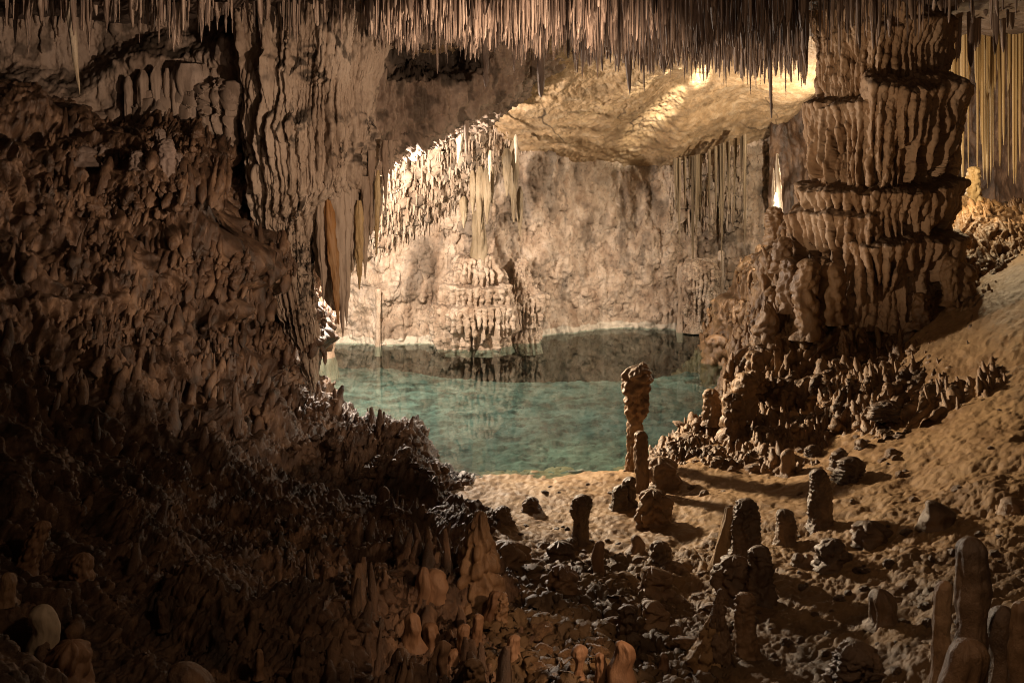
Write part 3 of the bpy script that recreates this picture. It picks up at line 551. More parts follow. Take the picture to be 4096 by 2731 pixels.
def build_stalagmites():
    S = 'stalagmite'
    # the tall one at the pool edge, with a broad head
    Y = 16.95; base = P(634, 478, Y); root = empty('stalagmite', base); tag(root, 'tall knobbed stalagmite rising out of the near pool edge', S)
    s = Y / F
    V, Q = lathe([(0, 8.5 * s), (.1, 7 * s), (.4, 6 * s), (.55, 6.2 * s), (.62, 7 * s), (.66, 5 * s), (1, 2 * s)], 100 * s, 3, .22, 'knobby', 44, 70, lean=(.02, 0)); V[..., 2] -= .1
    o = link_mesh('shaft', V, Q, M['stal'], parent=root)
    V, Q = lathe([(0, 5 * s), (.15, 8 * s), (.4, 11 * s), (.7, 12.5 * s), (.85, 11 * s), (.95, 7 * s), (1, 0)], 56 * s, 9, .3, 'knobby', 56, 60, lean=(.06, 0)); V[..., 2] += 58 * s; V[..., 0] += 1.5 * s
    link_mesh('head', V, Q, M['stal'], parent=root)
    V, Q = lathe([(0, 5 * s), (.5, 4 * s), (.9, 3 * s), (1, 0)], 24 * s, 12, .2, 'knobby'); V[..., 2] += 93 * s; V[..., 0] += 9 * s
    link_mesh('tip', V, Q, M['stal'], parent=root)
    stand(S, 'slim post stalagmite leaning on the tall knobbed one at the pool edge', S, 642, 430, 492, 12, 'post', 'knobby', 'stal', .16)
    stand(S, 'blunt dark stub left of the slim post by the pool', S, 620, 484, 508, 15, 'stub', 'flaky', 'flake', .2)
    stand(S, 'short dark stub between the tall stalagmite and the lumpy mound', S, 629, 476, 505, 13, 'stub', 'knobby', 'flake', .2)
    stand('rock', 'squat mossy boulder at the foot of the tall knobbed stalagmite', 'rock', 622, 500, 524, 19, 'boulder', 'knobby', 'stal', .25)
    stand('rock', 'lumpy brown mound right of the slim post stalagmite', 'rock', 655, 488, 522, 22, 'boulder', 'knobby', 'stal', .4, res=(60, 60))
    stand('rock', 'rounded boulder behind the lumpy mound at the pool edge', 'rock', 662, 456, 484, 24, 'boulder', 'knobby', 'stal', .3)
    stand(S, 'pale stump with a flaky dark head alone on the sand', S, 581, 494, 543, 19, 'head', 'flaky', 'flake', .22, lean=.03, res=(60, 70))
    stand('rock', 'small dark rock alone in the middle of the sand', 'rock', 532, 496, 508, 13, 'boulder', 'knobby', 'flake', .25)
    stand('rock', 'dark angular rock on the sand at the left slope foot', 'rock', 502, 505, 523, 18, 'boulder', 'flaky', 'flake', .3)
    stand(S, 'short brown peg standing on the sand right of the flaky stump', S, 637, 534, 551, 14, 'stub', 'smooth', 'stal', .15)
    stand(S, 'slender light brown peg below the flaky stump', S, 599, 540, 577, 12, 'post', 'smooth', 'pink', .12)
    stand(S, 'thick two toned orange brown stalagmite at the end of the left slope', S, 478, 510, 592, 36, 'cone', 'knobby', 'stal', .3, res=(60, 70))
    stand(S, 'tall dark flaky stalagmite with its lit left face as a separate pale cone', S, 745, 498, 572, 24, 'post', 'flaky', 'flake', .24, res=(60, 80))
    stand('rock', 'pale sand coloured cone for the lit left face of the tall flaky stalagmite', 'rock', 729, 506, 575, 26, 'cone', 'flute', 'sand', .3, dy=.2)  # separate pale cone added for the stalagmite's lit face, light as colour
    stand('rock', 'black broken boulder right of the tall flaky stalagmite foot', 'rock', 761, 545, 600, 22, 'stub', 'flaky', 'flake', .3)
    stand('rock', 'lumpy dark rock below the pale lit face cone', 'rock', 733, 555, 596, 26, 'boulder', 'knobby', 'flake', .35)
    stand(S, 'dark leaning flaky cone in the lower right rubble', S, 720, 588, 660, 20, 'cone', 'flaky', 'flake', .28, res=(60, 70))
    stand(S, 'ragged brown post right of the dark leaning cone', S, 746, 592, 656, 20, 'post', 'flaky', 'stal', .24)
    stand('rock', 'pale sloping cone for the lit left side of the dark leaning cone', 'rock', 706, 612, 658, 22, 'cone', 'knobby', 'sand', .35, lean=.2)  # pale colour stands for the lit side of the leaning cone
    stand(S, 'dark ridged stump standing on the open sand slope', S, 820, 468, 524, 20, 'post', 'flaky', 'flake', .18, res=(50, 70))
    stand(S, 'short black stump left of the ridged stump on the slope', S, 786, 508, 542, 17, 'post', 'flaky', 'flake', .18)
    stand(S, 'brown squared stub high on the sand by the brown bank', S, 788, 448, 472, 15, 'post', 'smooth', 'stal', .18)
    stand(S, 'cluster stub in front of two blocks on the sand slope', S, 852, 456, 478, 20, 'stub', 'flaky', 'flake', .3)
    stand(S, 'left block of a dark pair on the sand slope', S, 840, 449, 466, 15, 'stub', 'flaky', 'flake', .25)
    stand('rock', 'dark round rock above the pair of blocks on the slope', 'rock', 862, 438, 447, 12, 'boulder', 'smooth', 'flake', .2)
    stand('rock', 'small dark stone left of the pair of blocks', 'rock', 813, 444, 454, 12, 'boulder', 'flaky', 'flake', .3)
    stand(S, 'reddish stump leading a dark string of rocks on the slope', S, 889, 382, 404, 12, 'stub', 'knobby', 'stal', .2)
    stand('rock', 'dark jagged rock below the reddish stump', 'rock', 888, 400, 416, 22, 'boulder', 'flaky', 'flake', .4)
    stand('rock', 'round dark lump with a small pale cap on the wet slope', 'rock', 832, 538, 564, 24, 'boulder', 'knobby', 'flake', .25)
    stand('rock', 'left of two small twin black stones on the wet slope', 'rock', 798, 552, 564, 12, 'boulder', 'smooth', 'flake', .2)
    stand('rock', 'right of two small twin black stones on the wet slope', 'rock', 807, 553, 565, 12, 'boulder', 'smooth', 'flake', .2)
    stand(S, 'tall slim smooth pillar stalagmite at the lower right', S, 937, 580, 720, 19, 'post', 'smooth', 'stal', .14, lean=.05, Y=7.4, res=(50, 80))
    stand(S, 'tallest bulging dark stalagmite at the lower right', S, 972, 536, 720, 34, 'waist', 'smooth', 'flake', .2, Y=7.7, res=(60, 90))
    stand(S, 'fat pale topped stalagmite in the lower right corner', S, 964, 638, 740, 44, 'stub', 'smooth', 'stal', .16, Y=6.9, res=(60, 60))
    stand(S, 'broad black stalagmite behind the fat pale topped one', S, 1000, 605, 730, 34, 'stub', 'smooth', 'flake', .16, Y=7.8)
    stand(S, 'dark rounded stalagmite cut by the right picture edge', S, 1020, 600, 720, 22, 'post', 'smooth', 'stal', .15, Y=7.5)
    stand('rock', 'huge black boulder in the lower right foreground', 'rock', 856, 640, 700, 40, 'boulder', 'flaky', 'flake', .3, res=(60, 50))
    stand('rock', 'dark boulder right of centre on the upper wet slope', 'rock', 870, 520, 540, 26, 'boulder', 'knobby', 'flake', .3)
    stand('rock', 'dark humped rock near the right edge of the slope', 'rock', 935, 500, 524, 30, 'boulder', 'smooth', 'flake', .3)
    stand('rock', 'round brown stone at the right edge of the slope', 'rock', 1012, 496, 512, 22, 'boulder', 'smooth', 'stal', .2)
    stand('rock', 'grey squared boulder between the slope and the tall pillar', 'rock', 882, 588, 622, 26, 'stub', 'smooth', 'flake', .25)
    # foreground stubs
    for lab, px, a, b, w, mt, ln, pf in [
        ('small capped orange stub under the thick two toned stalagmite', 463, 569, 612, 13, 'pink', 0, 'stub'), ('leaning pale stub, longest of the foreground stubs', 486, 590, 634, 13, 'pink', .22, 'post'),
        ('rusty stub touching the left side of the longest leaning stub', 476, 613, 645, 12, 'pink', .05, 'stub'), ('fat pinkish stub left of the rusty stub', 464, 623, 658, 14, 'pink', -.04, 'stub'),
        ('lone upright stub right of the foreground cluster', 513, 634, 672, 13, 'pink', .03, 'post'), ('dark stub behind the longest leaning stub', 499, 592, 632, 11, 'stal', .1, 'stub'),
        ('orange lump at the left of the foreground stubs', 434, 568, 596, 24, 'pink', 0, 'boulder'), ('pinkish ragged slab left of the orange lump', 419, 566, 618, 30, 'pink', .12, 'cone'),
        ('broken stub with a scarred face', 412, 612, 645, 17, 'pink', .05, 'stub'), ('striped stub right of the broken scarred stub', 431, 622, 652, 17, 'pink', 0, 'stub'),
        ('dark topped stub at the bottom with a pale tip', 440, 640, 675, 16, 'pink', .1, 'post'), ('little round pale knob between the stubs', 453, 648, 664, 14, 'pink', 0, 'boulder'),
        ('stub at the bottom edge below the fat pinkish stub', 473, 658, 695, 15, 'stal', 0, 'stub'), ('round headed pale stub at the bottom centre', 580, 644, 676, 16, 'pink', 0, 'head'),
        ('slim pale peg right of the round headed stub', 601, 652, 684, 11, 'pink', 0, 'post'), ('wide glossy stub at the bottom edge right of the slim peg', 622, 640, 690, 24, 'pink', 0, 'stub'),
        ('small amber stub at the bottom edge beside the sandy mound', 663, 652, 672, 10, 'pink', 0, 'stub'), ('brown rounded boulder under the slender light brown peg', 562, 564, 590, 22, 'stal', 0, 'boulder'),
        ('big rounded boulder in the rubble right of the slender peg', 655, 566, 590, 24, 'stal', 0, 'boulder'), ('smooth brown boulder left of the dark leaning cone', 652, 600, 622, 24, 'stal', 0, 'boulder'),
        ('dark stump below the smooth brown boulder', 628, 604, 636, 16, 'flake', 0, 'stub'), ('dark block stone right of the brown peg on the sand', 660, 540, 562, 16, 'flake', 0, 'stub'),
        ('flat topped dark rock edge between sand and rubble', 560, 540, 556, 22, 'flake', 0, 'boulder'), ('small dark rock under the flaky stump on the sand', 571, 537, 548, 12, 'flake', 0, 'boulder'),
        ('pale rounded rock left of the sand bank foot', 508, 540, 566, 34, 'stal', 0, 'boulder'), ('narrow dark post on the left slope by the sand', 383, 486, 524, 12, 'dark', 0, 'post')]:
        stand(S if pf not in ('boulder',) else 'rock', lab, S if pf != 'boulder' else 'rock', px, a, b, w, pf, 'knobby' if mt in ('stal', 'flake') else 'smooth', mt, .3 if pf != 'boulder' else .28, lean=ln)
    # lower left corner
    for lab, px, a, b, w, kd, mt, ln in [
        ('pale owl shaped stalagmite in the lower left corner', 44, 604, 652, 29, 'smooth', 'cream', 0), ('knobbly pale stalagmite at the bottom left edge', 68, 640, 720, 40, 'knobby', 'pink', 0),
        ('greenish knobbly stalagmite left of the knobbly pale one', 26, 658, 720, 34, 'knobby', 'stal', 0), ('tilted knobbly column at the left edge above the owl shape', 25, 520, 568, 18, 'knobby', 'pink', .35),
        ('knobbly patch of rock right of the tilted knobbly column', 78, 552, 592, 20, 'knobby', 'pink', .1), ('small stub under the tilted knobbly column', 8, 572, 600, 16, 'smooth', 'stal', 0),
        ('lone small pale peg at the bottom of the dark slope', 259, 648, 674, 9, 'smooth', 'pink', 0), ('dark rounded hump at the bottom of the left slope', 190, 662, 720, 50, 'smooth', 'dark', 0),
        ('slim dark slanted peg in the shade of the left slope', 165, 600, 626, 10, 'smooth', 'dark', -.2)]:
        stand(S, lab, S, px, a, b, w, 'stub', kd, mt, .2, lean=ln, Y=None if b < 700 else 7.2, res=(50, 60))
    # upper left ledge
    for lab, px, a, b, w in [('stacked waisted stalagmite, tallest on the upper left ledge', 167, 138, 176, 15), ('small pointed stalagmite left of the stacked one on the ledge', 137, 150, 168, 11), ('round green tinged knob on the upper left ledge', 104, 143, 160, 16),
                             ('round brown knob at the left end of the ledge', 80, 145, 164, 20), ('thin stalagmite behind the stacked one', 160, 128, 160, 9), ('low stub right of the stacked stalagmite', 178, 152, 172, 9)]:
        stand(S, lab, S, px, a, b, w, 'waist' if w == 15 else 'stub', 'knobby', 'dark_straw', .25)
    # right bank and its stubs
    for lab, px, a, b, w, pf in [
        ('smooth tall stub, most upright on the brown bank over the water', 754, 350, 386, 15, 'stub'), ('round shouldered stub right of the most upright one on the bank', 744, 372, 414, 20, 'stub'),
        ('fluted cone falling to the water at the bank edge', 716, 334, 380, 22, 'stub'), ('small dark cap stub at the water edge', 699, 386, 408, 16, 'stub'), ('pale block stub right of the small dark cap stub', 712, 388, 420, 14, 'stub'),
        ('dark post in front of the pale block stub', 733, 392, 432, 18, 'stub'), ('pair of fused fingers standing below the tiered column', 832, 262, 316, 22, 'stub'), ('paler bent finger left of the fused fingers', 806, 258, 330, 20, 'post'),
        ('brown post standing in the shadow under the right tiers', 901, 284, 310, 13, 'post'), ('double headed stub on the bank right of the brown post', 922, 292, 324, 14, 'stub'), ('purple grey leaning stalagmite at the right end of the bank', 951, 256, 300, 13, 'post'),
        ('orange flat stalagmite right of the purple grey one', 962, 262, 292, 20, 'stub'), ('dark round stub left of the fused fingers', 782, 236, 268, 16, 'stub'), ('mossy lump on the left edge of the bank', 775, 206, 240, 16, 'boulder'),
        ('slim finger at the left edge of the bank under the mossy lump', 789, 258, 306, 16, 'post'), ('thick brown stub in the middle of the bank edge', 768, 300, 340, 22, 'cone'), ('lone tapering finger in the shade of the bank', 843, 330, 352, 8, 'spike')]:
        stand(S if pf != 'boulder' else 'rock', lab, S if pf != 'boulder' else 'rock', px, a, b, w, pf if pf != 'spike' else 'cone', 'knobby', 'brown', .25, dy=-.15)
    for lab, px, a, b, w, mt, Y in [('bright flame shaped stalagmite lit by a hidden lamp', 778, 153, 212, 8, 'cream', 26.0), ('thin lit stalagmite left of the flame shaped one', 773.5, 168, 208, 4, 'cream', 26.2),
                                 ('short lit stub below the flame shaped stalagmite', 776, 192, 216, 9, 'cream', 25.8)]:
        stand(S, lab, S, px, a, b, w, 'cone', 'smooth', mt, .22, Y=Y)
    # far wall pillars in the water
    for lab, px, a, b, w, mt, Y in [('pale pillar standing in the water behind the curtain column', 325, 250, 356, 16, 'back', 26.6), ('thin lone pillar at the left of the far wall', 378, 288, 344, 5, 'back', 28.0),
                                    ('slim pillar in the water just left of the fluted dome', 682, 262, 328, 8, 'back', 30.2), ('thin curved pillar touching the right side of the fluted dome', 713, 262, 328, 6, 'back', 30.0), ('straight thin pillar, rightmost at the far wall by the brown bank', 721, 250, 327, 5, 'back', 30.3),
                                    ('mossy brown column above the flowstone mound on the far wall', 478, 210, 277, 12, 'moss', 27.85)]:
        stand('pillar', lab, 'pillar', px, a, b, w, ('cone' if mt == 'moss' else 'pillar') if w < 12 else 'stub', 'flute', mt, .3, Y=Y, sink=.2)
    stand('rock', 'orange bumpy pedestal rock under the lit stalactites', 'rock', 976, 196, 262, 34, 'boulder', 'knobby', 'amber', .3, Y=23.4, res=(70, 60))
    stand(S, 'lit pale boss rising from the orange pedestal rock', S, 974, 166, 206, 12, 'stub', 'knobby', 'gold', .25, Y=23.3)
build_stalagmites()
def build_stones():
    groups = [('sand bank stones', 'small dark stone half sunk in the open sand by the pool', 28, (490, 640, 478, 560), 'flake', (3, 8)),
              ('slope stones', 'loose brown stone lying on the sand slope at the right', 34, (690, 1010, 360, 520), 'stal', (3, 10)),
              ('rubble stones', 'rounded brown stone in the foreground rubble below the sand', 70, (480, 720, 545, 680), 'stal', (7, 20)),
              ('wet slope stones', 'dark stone on the wet lower right slope', 70, (730, 1010, 520, 680), 'flake', (4, 13)),
              ('bank foot stones', 'brown stone at the foot of the stepped bank', 50, (640, 900, 400, 470), 'stal', (6, 15)),
              ('left slope stones', 'dark stone wedged on the steep left slope by the sand', 40, (330, 425, 440, 620), 'dark', (6, 18))]
    for g, lab, n, (a, b, c, d), mt, (s0, s1) in groups:
        protos = []
        for k in range(n):
            px, py = rnd.uniform(a, b), rnd.uniform(c, d); Y = depth(px, py)
            for _ in range(30):
                if P(px, py, Y)[2] > .1: break
                px, py = rnd.uniform(a, b), rnd.uniform(c, d); Y = depth(px, py)
            else: px, py = a + 6, d - 4; Y = depth(px, py)
            s = (s0 + (s1 - s0) * rnd.random() ** 2) * Y / F / 2
            if k < 8:
                V, Q = lathe([(0, .7), (.2, .98), (.5, 1), (.8, .7), (.95, .3), (1, 0)], 1.5, 100 + k + len(g), .3, 'knobby' if k % 2 else 'smooth', 22, 20)
                V[..., 2] -= .6; o = link_mesh('stone', V, Q, M[mt]); protos.append(o)
            else: o = protos[k % 8].copy(); COL.objects.link(o)
            o.location = P(px, py, Y); o.scale = (s * rnd.uniform(.8, 1.4), s * rnd.uniform(.8, 1.3), s * rnd.uniform(.6, 1.2)); o.rotation_euler = (rnd.uniform(-.4, .4), rnd.uniform(-.4, .4), rnd.uniform(0, 6.3))
            tag(o, lab, 'stone', g)
build_stones()
def build_hanging():
    A = 'stalactite'
    for lab, px, a, b, w, Y, mt, pf in [
        ('long pale stalactite hanging alone at the upper left', 67, -14, 95, 11, 18.2, 'cream', 'spike'),
        ('thick dark stalactite, longest in front of the ochre slab', 627, -10, 95, 14, 19.6, 'dark_straw', 'spike'), ('lumpy black stalactite in front of the left end of the slab', 540, 30, 97, 8, 21.5, 'dark_straw', 'rod'),
        ('dark lumpy stalactite over the shadowed rock shoulder', 485, 25, 87, 7, 21, 'dark_straw', 'rod'), ('broad dark stalactite right of the longest one', 662, -10, 75, 16, 19.8, 'dark_straw', 'spike'),
        ('dark stalactite just left of the longest one', 617, -5, 72, 10, 19.8, 'dark_straw', 'spike'), ('needle thin stalactite right of the longest one', 643, 30, 91, 2, 20, 'straw', 'rod'),
        ('dark stalactite between the longest and the broad one', 640, -5, 73, 9, 20, 'dark_straw', 'spike'), ('slim stalactite left of the broad dark one', 652, 0, 76, 6, 20.2, 'dark_straw', 'spike'),
        ('pale hair thin stalactite over the black hollow', 436, -5, 74, 3.5, 19.5, 'straw', 'rod'), ('pale stalactite right of the hair thin one', 446, -5, 64, 4, 19.5, 'straw', 'spike'),
        ('short pale stalactite left of the hair thin one', 428, -5, 60, 3, 19.5, 'straw', 'spike'), ('thick pale stalactite at the left of the straw ceiling', 411, -5, 51, 5, 19.2, 'straw', 'spike'),
        ('pale stalactite right of the black hollow', 470, -5, 56, 4, 19.6, 'straw', 'spike'), ('thin dark stalactite against the slab edge', 513, 15, 73, 3, 20.6, 'dark_straw', 'rod'),
        ('very long thin stalactite at the right end of the slab', 769, 0, 118, 4, 20.2, 'dark_straw', 'rod'), ('long pointed stalactite left of the very long thin one', 749, 0, 95, 4.5, 20, 'dark_straw', 'spike'),
        ('pointed stalactite over the bright streak of the slab', 724, 0, 87, 5, 20.2, 'dark_straw', 'spike'), ('stalactite nearest the tiered column, beside the bright rim', 784, 0, 99, 4, 20.4, 'dark_straw', 'spike'),
        ('pointed dark stalactite over the middle of the slab', 683, 0, 80, 5, 20.1, 'dark_straw', 'spike'), ('thin stalactite over the left middle of the slab', 601, 10, 71, 4, 20.4, 'dark_straw', 'rod'),
        ('conical stalactite under the rock shoulder over the far wall', 466, 118, 155, 6, 22.6, 'wallL', 'spike')]:
        hang('stalactite', lab, A, px, a, b, w, Y, pf, 'flute', mt, .25 if mt == 'dark_straw' else .14, lean=.02 if px != 67 else .115)
    # drape under the curtain column
    for lab, px, a, b, w, mt, ln in [
        ('amber stalactite blade glowing through, lowest left of the curtain tips', 328, 196, 324, 10, 'amber', .08), ('longest grey stalactite tip under the curtain column', 338, 188, 337, 15, 'colL', .03),
        ('slim stalactite right of the longest curtain tip', 347, 188, 326, 11, 'colL', 0), ('short stalactite in the gap of the curtain tips', 353, 188, 274, 9, 'colL', 0), ('straight amber stalactite with a sandy face', 359, 200, 289, 8, 'gold', .01),
        ('dark stubby stalactite right of the straight amber one', 365, 176, 281, 9, 'colL', 0), ('pale edge stalactite at the right side of the curtain', 371, 150, 241, 7, 'colL', 0), ('amber edge stalactite under the right rim of the curtain', 378, 170, 254, 5, 'gold', -.02),
        ('outermost short stalactite on the right rim of the curtain', 385, 140, 214, 6, 'colL', 0), ('broad grey blade at the left of the curtain tips', 322, 188, 302, 14, 'colL', .02), ('tiny stalactite below the outer rim of the curtain', 391, 140, 186, 4, 'colL', 0)]:
        hang('stalactite', lab, A, px, a, b, w, 20.1 if mt == 'colL' else 20.0, 'spike' if mt == 'colL' else 'drape', 'flute', mt, .4, lean=ln, res=(36, 60), flat=.8)
    for lab, px, a, b, w, mt, Y in [
        ('fan shaped drapery narrowing to a spike on the upper left shelf', 189, 64, 148, 28, 'wallL', 20.62), ('blunt drapery finger left of the fan shaped one', 176, 66, 135, 12, 'wallL', 20.62), ('longest drapery finger of the left shelf', 157, 66, 144, 11, 'wallL', 20.62),
        ('drapery finger left of the longest one on the left shelf', 143, 70, 132, 11, 'wallL', 20.62), ('drapery finger right of the fan shaped one', 204, 64, 146, 12, 'wallL', 20.62), ('double drapery finger by the curtain column', 214, 68, 145, 9, 'wallL', 20.62),
        ('short drapery finger at the left of the shelf', 128, 76, 130, 9, 'wallL', 20.62), ('thin drapery finger between the longest and the blunt one', 167, 68, 137, 7, 'wallL', 20.62),
        ('green tinged drape, broadest of the cluster hanging left of the middle of the far wall', 480, 166, 236, 10, 'moss', 26.9), ('short drape on the left side of the green tinged cluster', 473, 170, 214, 7, 'moss', 26.9), ('ragged drape on the right side of the green tinged cluster', 487, 168, 224, 8, 'moss', 26.8), ('thin drape spike right of the ragged one in the green tinged cluster', 492, 166, 206, 4, 'moss', 26.9),
        ('dull drape above the pillar on the far wall', 507, 148, 196, 9, 'moss', 26.8), ('long dull drape over the second mound on the far wall', 514, 140, 222, 9, 'moss', 27.2),
        ('leaning pale stalactite under the slab edge', 462, 126, 163, 7, 'cream', 25.4), ('thin white stalactite at the slab edge over the far wall', 516, 134, 163, 4, 'cream', 25.6), ('narrow drape right of the long dull drape', 520, 186, 236, 6, 'moss', 27.4),
        ('small stalactite left of the green tinged drape', 490, 150, 182, 4, 'cream', 25.8), ('dark drooping drape left of the green tinged one', 464, 196, 228, 8, 'moss', 27)]:
        hang('drapery' if 'drap' in lab else 'stalactite', lab, 'drapery' if 'drap' in lab else A, px, a, b, w, Y, 'fan' if w > 20 else 'drape', 'flute', mt, .3, res=(30, 50), lean=-.12 if 'leaning' in lab else 0)
    src = None
    for k in range(34):
        px = rnd.gauss(rnd.choice((682, 700, 716, 734)), 6); top = float(lerp1(px, [(660, 166), (700, 160), (715, 152), (745, 140)])); tip = top + rnd.uniform(28, 95) + (40 if rnd.random() < .15 else 0); Y = 30.0 + rnd.uniform(-.3, .3); w = rnd.uniform(1.6, 4.2)
        if k % 8 == 0: V, Q = lathe(PROF['spike'], 1.0, 900 + k, .25, 'flute', 14, 36, down=True); src = link_mesh('stalactite', V, Q, M['moss']); o = src
        else: o = src.copy(); COL.objects.link(o)
        r = w / 2 / F * Y; o.location = P(px, top - 6, Y); o.scale = (r, r, (tip - top + 6) / F * Y); o.rotation_euler = (0, 0, rnd.uniform(0, 6))
        tag(o, 'long dark stalactite in the cluster at the right end of the far wall', A, 'dark stalactites at the right of the far wall')
    # stalactites lit by the side lamp
    protos = []
    for k in range(104):
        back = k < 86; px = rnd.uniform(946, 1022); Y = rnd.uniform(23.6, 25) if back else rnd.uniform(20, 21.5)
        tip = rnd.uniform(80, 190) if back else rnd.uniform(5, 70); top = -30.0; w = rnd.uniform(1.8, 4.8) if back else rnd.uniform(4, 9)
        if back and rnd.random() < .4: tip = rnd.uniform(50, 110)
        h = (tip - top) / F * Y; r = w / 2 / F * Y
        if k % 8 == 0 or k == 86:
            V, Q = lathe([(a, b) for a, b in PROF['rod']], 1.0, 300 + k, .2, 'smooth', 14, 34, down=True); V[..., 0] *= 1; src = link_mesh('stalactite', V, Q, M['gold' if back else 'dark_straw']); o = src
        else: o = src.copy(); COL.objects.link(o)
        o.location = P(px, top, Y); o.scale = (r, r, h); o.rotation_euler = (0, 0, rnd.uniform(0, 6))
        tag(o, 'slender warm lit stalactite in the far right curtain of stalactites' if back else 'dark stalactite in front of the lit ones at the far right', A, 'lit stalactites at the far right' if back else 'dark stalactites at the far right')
    src = None
    for k in range(84):
        px = rnd.gauss(rnd.choice((410, 455, 520, 585, 640, 665, 705, 750, 790)), 9) if k < 70 else rnd.uniform(10, 230); Y = rnd.uniform(16.5, 20.2) if k < 70 else rnd.uniform(18, 19.2); tip = rnd.uniform(34, 80) - (22 if px < 560 else 0); w = rnd.uniform(4, 8) + 7 * rnd.random() ** 3; p0 = Y0 - (7.5 - H) * F / Y
        if k % 9 == 0:
            V, Q = lathe(PROF['spike'], 1.0, 700 + k, .22, 'smooth', 14, 36, down=True); src = link_mesh('stalactite', V, Q, M['dark_straw' if k % 2 else 'straw']); o = src
        else: o = src.copy(); COL.objects.link(o)
        o.location = P(px, p0, Y); r = w / 2 / F * Y; o.scale = (r, r, (tip - p0) / F * Y); o.rotation_euler = (0, 0, rnd.uniform(0, 6))
        tag(o, 'thick tapering stalactite standing out among the thin ceiling straws' if k < 70 else 'thick tapering stalactite hanging from the upper left ceiling', A, 'thick stalactites among the straws' if k < 70 else 'thick stalactites at the upper left')
    # straw ceiling
    env = [(-40, 10), (60, 22), (150, 40), (240, 34), (330, 40), (380, 46), (430, 46), (480, 50), (560, 60), (600, 62), (640, 66), (700, 76), (760, 82), (800, 82), (830, 60), (960, 20), (1060, 10)]
    ci, cj = np.meshgrid(np.arange(120), np.arange(30), indexing='ij'); clus = fbm(ci * .33, cj * .5, .5, 3)
    rows = []
    for k in range(4500):
        px = rnd.uniform(-30, 1050) if k % 6 == 0 else rnd.uniform(372, 808)
        Y = 11.5 + 13 * rnd.random() ** .8
        if px < 372: Y = rnd.uniform(17.5, 19.4)
        if px > 815: Y = rnd.uniform(15, 18.8)
        if px > 372 and px < 560 and Y > 20.6: Y = rnd.uniform(12, 20.4)
        cl = float(clus[min(119, int((px + 30) / 9)), min(29, int((Y - 11) / .5))])
        if cl < -.28 and rnd.random() < .75: continue
        p0 = Y0 - (7.55 - H) * F / Y; e = float(lerp1(px, env)) + 5 * math.sin(px * .11) + 4 * math.sin(px * .37 + Y) + rnd.uniform(-4, 5) - 40 * rnd.random() ** 1.5 + cl * 14
        mx = p0 + 1.35 * F / Y; tip = min(e, mx - rnd.random() * 40)
        if tip < max(p0 + 4, 1): continue
        rows.append((px, Y, p0, tip, rnd.choice((1.0, 1.2, 1.5, 1.5, 1.9, 2.3, 3.0, 3.6, 5.0, 6.5)) * 20 / F / 2 * rnd.uniform(.7, 1.25)))
    rows.sort(key=lambda q: -(q[3] - max(0, q[2])) * q[4] / q[1])
    th = np.linspace(0, 2 * math.pi, 7, endpoint=False); tt = np.array([-.12, 0, .3, .6, .85, .97, 1.0]); rr = np.array([1.2, 1, .86, .72, .55, .3, 0.02])
    def straw(r, h, sd):
        wob = 1 + .22 * np.sin(tt * 9 + sd) + .12 * np.sin(tt * 23 + sd * 2); bx, by = .25 * r * np.sin(tt * 4 + sd), .25 * r * np.cos(tt * 5 + sd)
        return np.stack([rr[:, None] * wob[:, None] * r * np.cos(th) + bx[:, None], rr[:, None] * wob[:, None] * r * np.sin(th) + by[:, None], np.repeat(-tt[:, None] * h, 7, 1)], -1)
    FQ = grid_faces(7, 7, True); protos = []
    for k, (px, Y, p0, tip, r) in enumerate(rows[:290]):
        h = (tip - p0) / F * Y
        if k < 10: o = link_mesh('straw_stalactite', straw(1, 1, k), FQ, M['straw']); protos.append(o)
        else: o = protos[k % 10].copy(); COL.objects.link(o)
        o.location = P(px, p0, Y); o.scale = (r, r, h); o.rotation_euler = (0, 0, rnd.uniform(0, 6.3))
        tag(o, 'slender straw stalactite in the dense fringe of the ceiling', A, 'straw stalactites on the ceiling')
    VV, QQ, n = [], [], 0
    for k, (px, Y, p0, tip, r) in enumerate(rows[290:]):
        v = straw(r, (tip - p0) / F * Y, k * 1.7) + P(px, p0, Y); VV.append(v.reshape(-1, 3)); QQ.append(FQ + n); n += 49
    tag(link_mesh('straw_field', np.concatenate(VV), np.concatenate(QQ), M['straw']), 'countless thin straws filling the ceiling between the larger ones', 'straw field', kind='stuff')
    print('straws', len(rows))
    # small drips on the far wall and under the slab
    fw = bpy.data.objects['far_wall'].data; co = np.empty(len(fw.vertices) * 3, np.float32); fw.vertices.foreach_get('co', co); co = co.reshape(-1, 3)
    px = 512 + F * co[:, 0] / co[:, 1]; py = Y0 + F * (H - co[:, 2]) / co[:, 1]
    low = smooth1(px, [(280, 275), (365, 262), (420, 236), (470, 196), (520, 158), (560, 120), (830, 60)])
    cand = np.where((px > 370) & (px < 540) & (py < low) & (py > 110))[0]; c2 = np.where((px > 668) & (px < 748) & (py > 140) & (py < 215))[0]
    VV, QQ, n = [], [], 0
    for idx, cnt, l0, l1 in ((cand, 1500, .08, .38), (c2, 240, .15, .95)):
        for i in np.random.RandomState(3).choice(idx, cnt):
            h = l0 + (l1 - l0) * rnd.random() ** 2; r = rnd.uniform(.02, .045)
            v = straw(r, h, i * .37) + co[i] + np.array([0, -.02, .06]); VV.append(v.reshape(-1, 3)); QQ.append(FQ + n); n += 49
    tag(link_mesh('drip_fringe', np.concatenate(VV), np.concatenate(QQ), M['back']), 'fringe of tiny pale drips covering the overhang of the far wall', 'drip fringe', kind='stuff')
build_hanging(); print('objects', time.time() - T0)


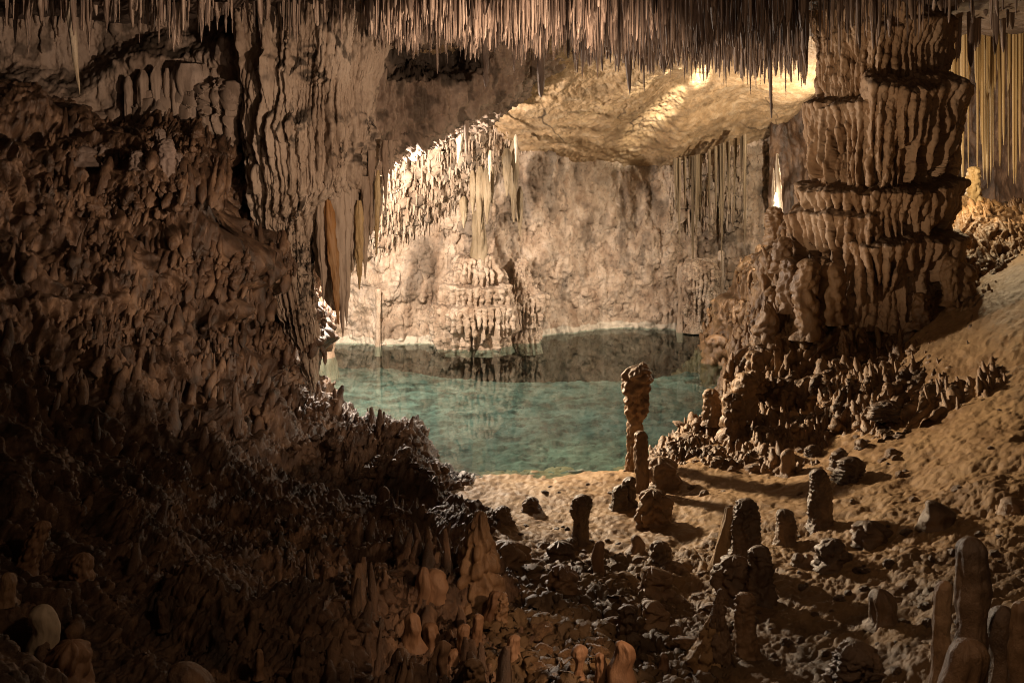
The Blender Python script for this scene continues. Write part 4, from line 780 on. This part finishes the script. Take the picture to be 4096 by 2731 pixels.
# ------------------------------------------------------------------ lamps hidden in the cave, added fill lamps, camera
def lamp(name, kind, loc, energy, col, size=.15, target=None, cone=None, blend=.6):
    l = bpy.data.lights.new(name, kind); l.energy = energy; l.color = col; l.shadow_soft_size = size
    o = bpy.data.objects.new(name, l); o.location = loc; COL.objects.link(o)
    if kind == 'SPOT': l.spot_size = math.radians(cone); l.spot_blend = blend
    if target is not None:
        from mathutils import Vector
        o.rotation_euler = (Vector(target) - Vector(loc)).to_track_quat('-Z', 'Y').to_euler()
    return o
W = (1, .80, .58)
LX = P(352, 215, 23.6)
LX = P(352, 203, 23.1)
lamp('pool_lamp', 'POINT', LX, 2700, (1, .83, .67), .10)
lamp('wall_fill', 'SPOT', P(802, 166, 24.9), 2600, (1, .82, .64), .10, P(575, 290, 27), 96, 1)  # unseen spot added to even out the light on the far wall
lamp('shore_fill', 'SPOT', P(802, 166, 24.9), 1500, (1, .92, .76), .10, (.2, 19.8, 0), 44, 1)  # second added spot, brightens the near water
lamp('bank_lamp', 'SPOT', LX + np.array([.3, -.3, 0]), 6000, (1, .72, .42), .3, (3.5, 15.6, .8), 52, .9)
lamp('slab_lamp', 'POINT', P(816, 150, 26.6), 560, (1, .82, .6), .06)
def slab_pt(px, py, off): q = P(px, py, float(SLAB(px, py))); d = np.array([0, 0, H - 3.5]) - q; return q + d / np.linalg.norm(d) * off
for px, py, e, cone in ((707, 72, 6500, 10), (680, 96, 6000, 9), (656, 117, 4200, 10), (620, 92, 1500, 14)):
    lamp('streak_fill', 'SPOT', slab_pt(735, 48, 1.5), e, (1, .88, .66), .02, slab_pt(px, py, 0), cone, 1)  # unseen narrow spots added to draw the bright streak on the slab
lamp('side_lamp', 'POINT', P(952, 160, 21.6), 260, (1, .74, .42), .1)
lamp('curtain_lamp', 'SPOT', (2.6, 10, 4.6), 3300, (1, .71, .49), .08, P(205, 100, 20.5), 78, 1)
lamp('column_lamp', 'SPOT', (-2.2, 12.2, 1.7), 2000, (1, .70, .45), .10, P(880, 60, 20.5), 50, 1)
lamp('straw_lamp', 'SPOT', (.35, 10.9, 1.5), 330, (1, .70, .50), .10, (-2.2, 15, 7.5), 104, 1)
lamp('stub_lamp', 'SPOT', (1.9, 7.6, 2.6), 260, (1, .60, .34), .06, (-.3, 9.6, .6), 50, 1)
lamp('front_fill', 'POINT', (1.8, 5.0, 5.8), 190, (1, .64, .38), .2)  # dim fill added near the camera for the dark foreground
w = bpy.data.worlds.new('World'); sc.world = w; w.use_nodes = True
bg = w.node_tree.nodes['Background']; bg.inputs[0].default_value = (.9, .7, .6, 1); bg.inputs[1].default_value = .003
cam = bpy.data.cameras.new('camera'); co = bpy.data.objects.new('camera', cam); COL.objects.link(co)
co.location = (0, 0, H); co.rotation_euler = (math.pi / 2, 0, 0); cam.sensor_width = 36; cam.lens = 36 * F / 1024; cam.shift_y = -(341 - Y0) / 1024; cam.clip_end = 200; cam.clip_start = .1
sc.camera = co
sc.view_settings.view_transform = 'Standard'; sc.view_settings.look = 'None'; sc.view_settings.exposure = 0; sc.view_settings.gamma = 1
sc.cycles.use_denoising = True
try: sc.cycles.denoiser = 'OPENIMAGEDENOISE'
except Exception: pass
sc.cycles.filter_width = 1.0
sc.cycles.max_bounces = 5; sc.cycles.diffuse_bounces = 3; sc.cycles.glossy_bounces = 2; sc.cycles.transparent_max_bounces = 8; sc.cycles.sample_clamp_indirect = 4
print('script', time.time() - T0)
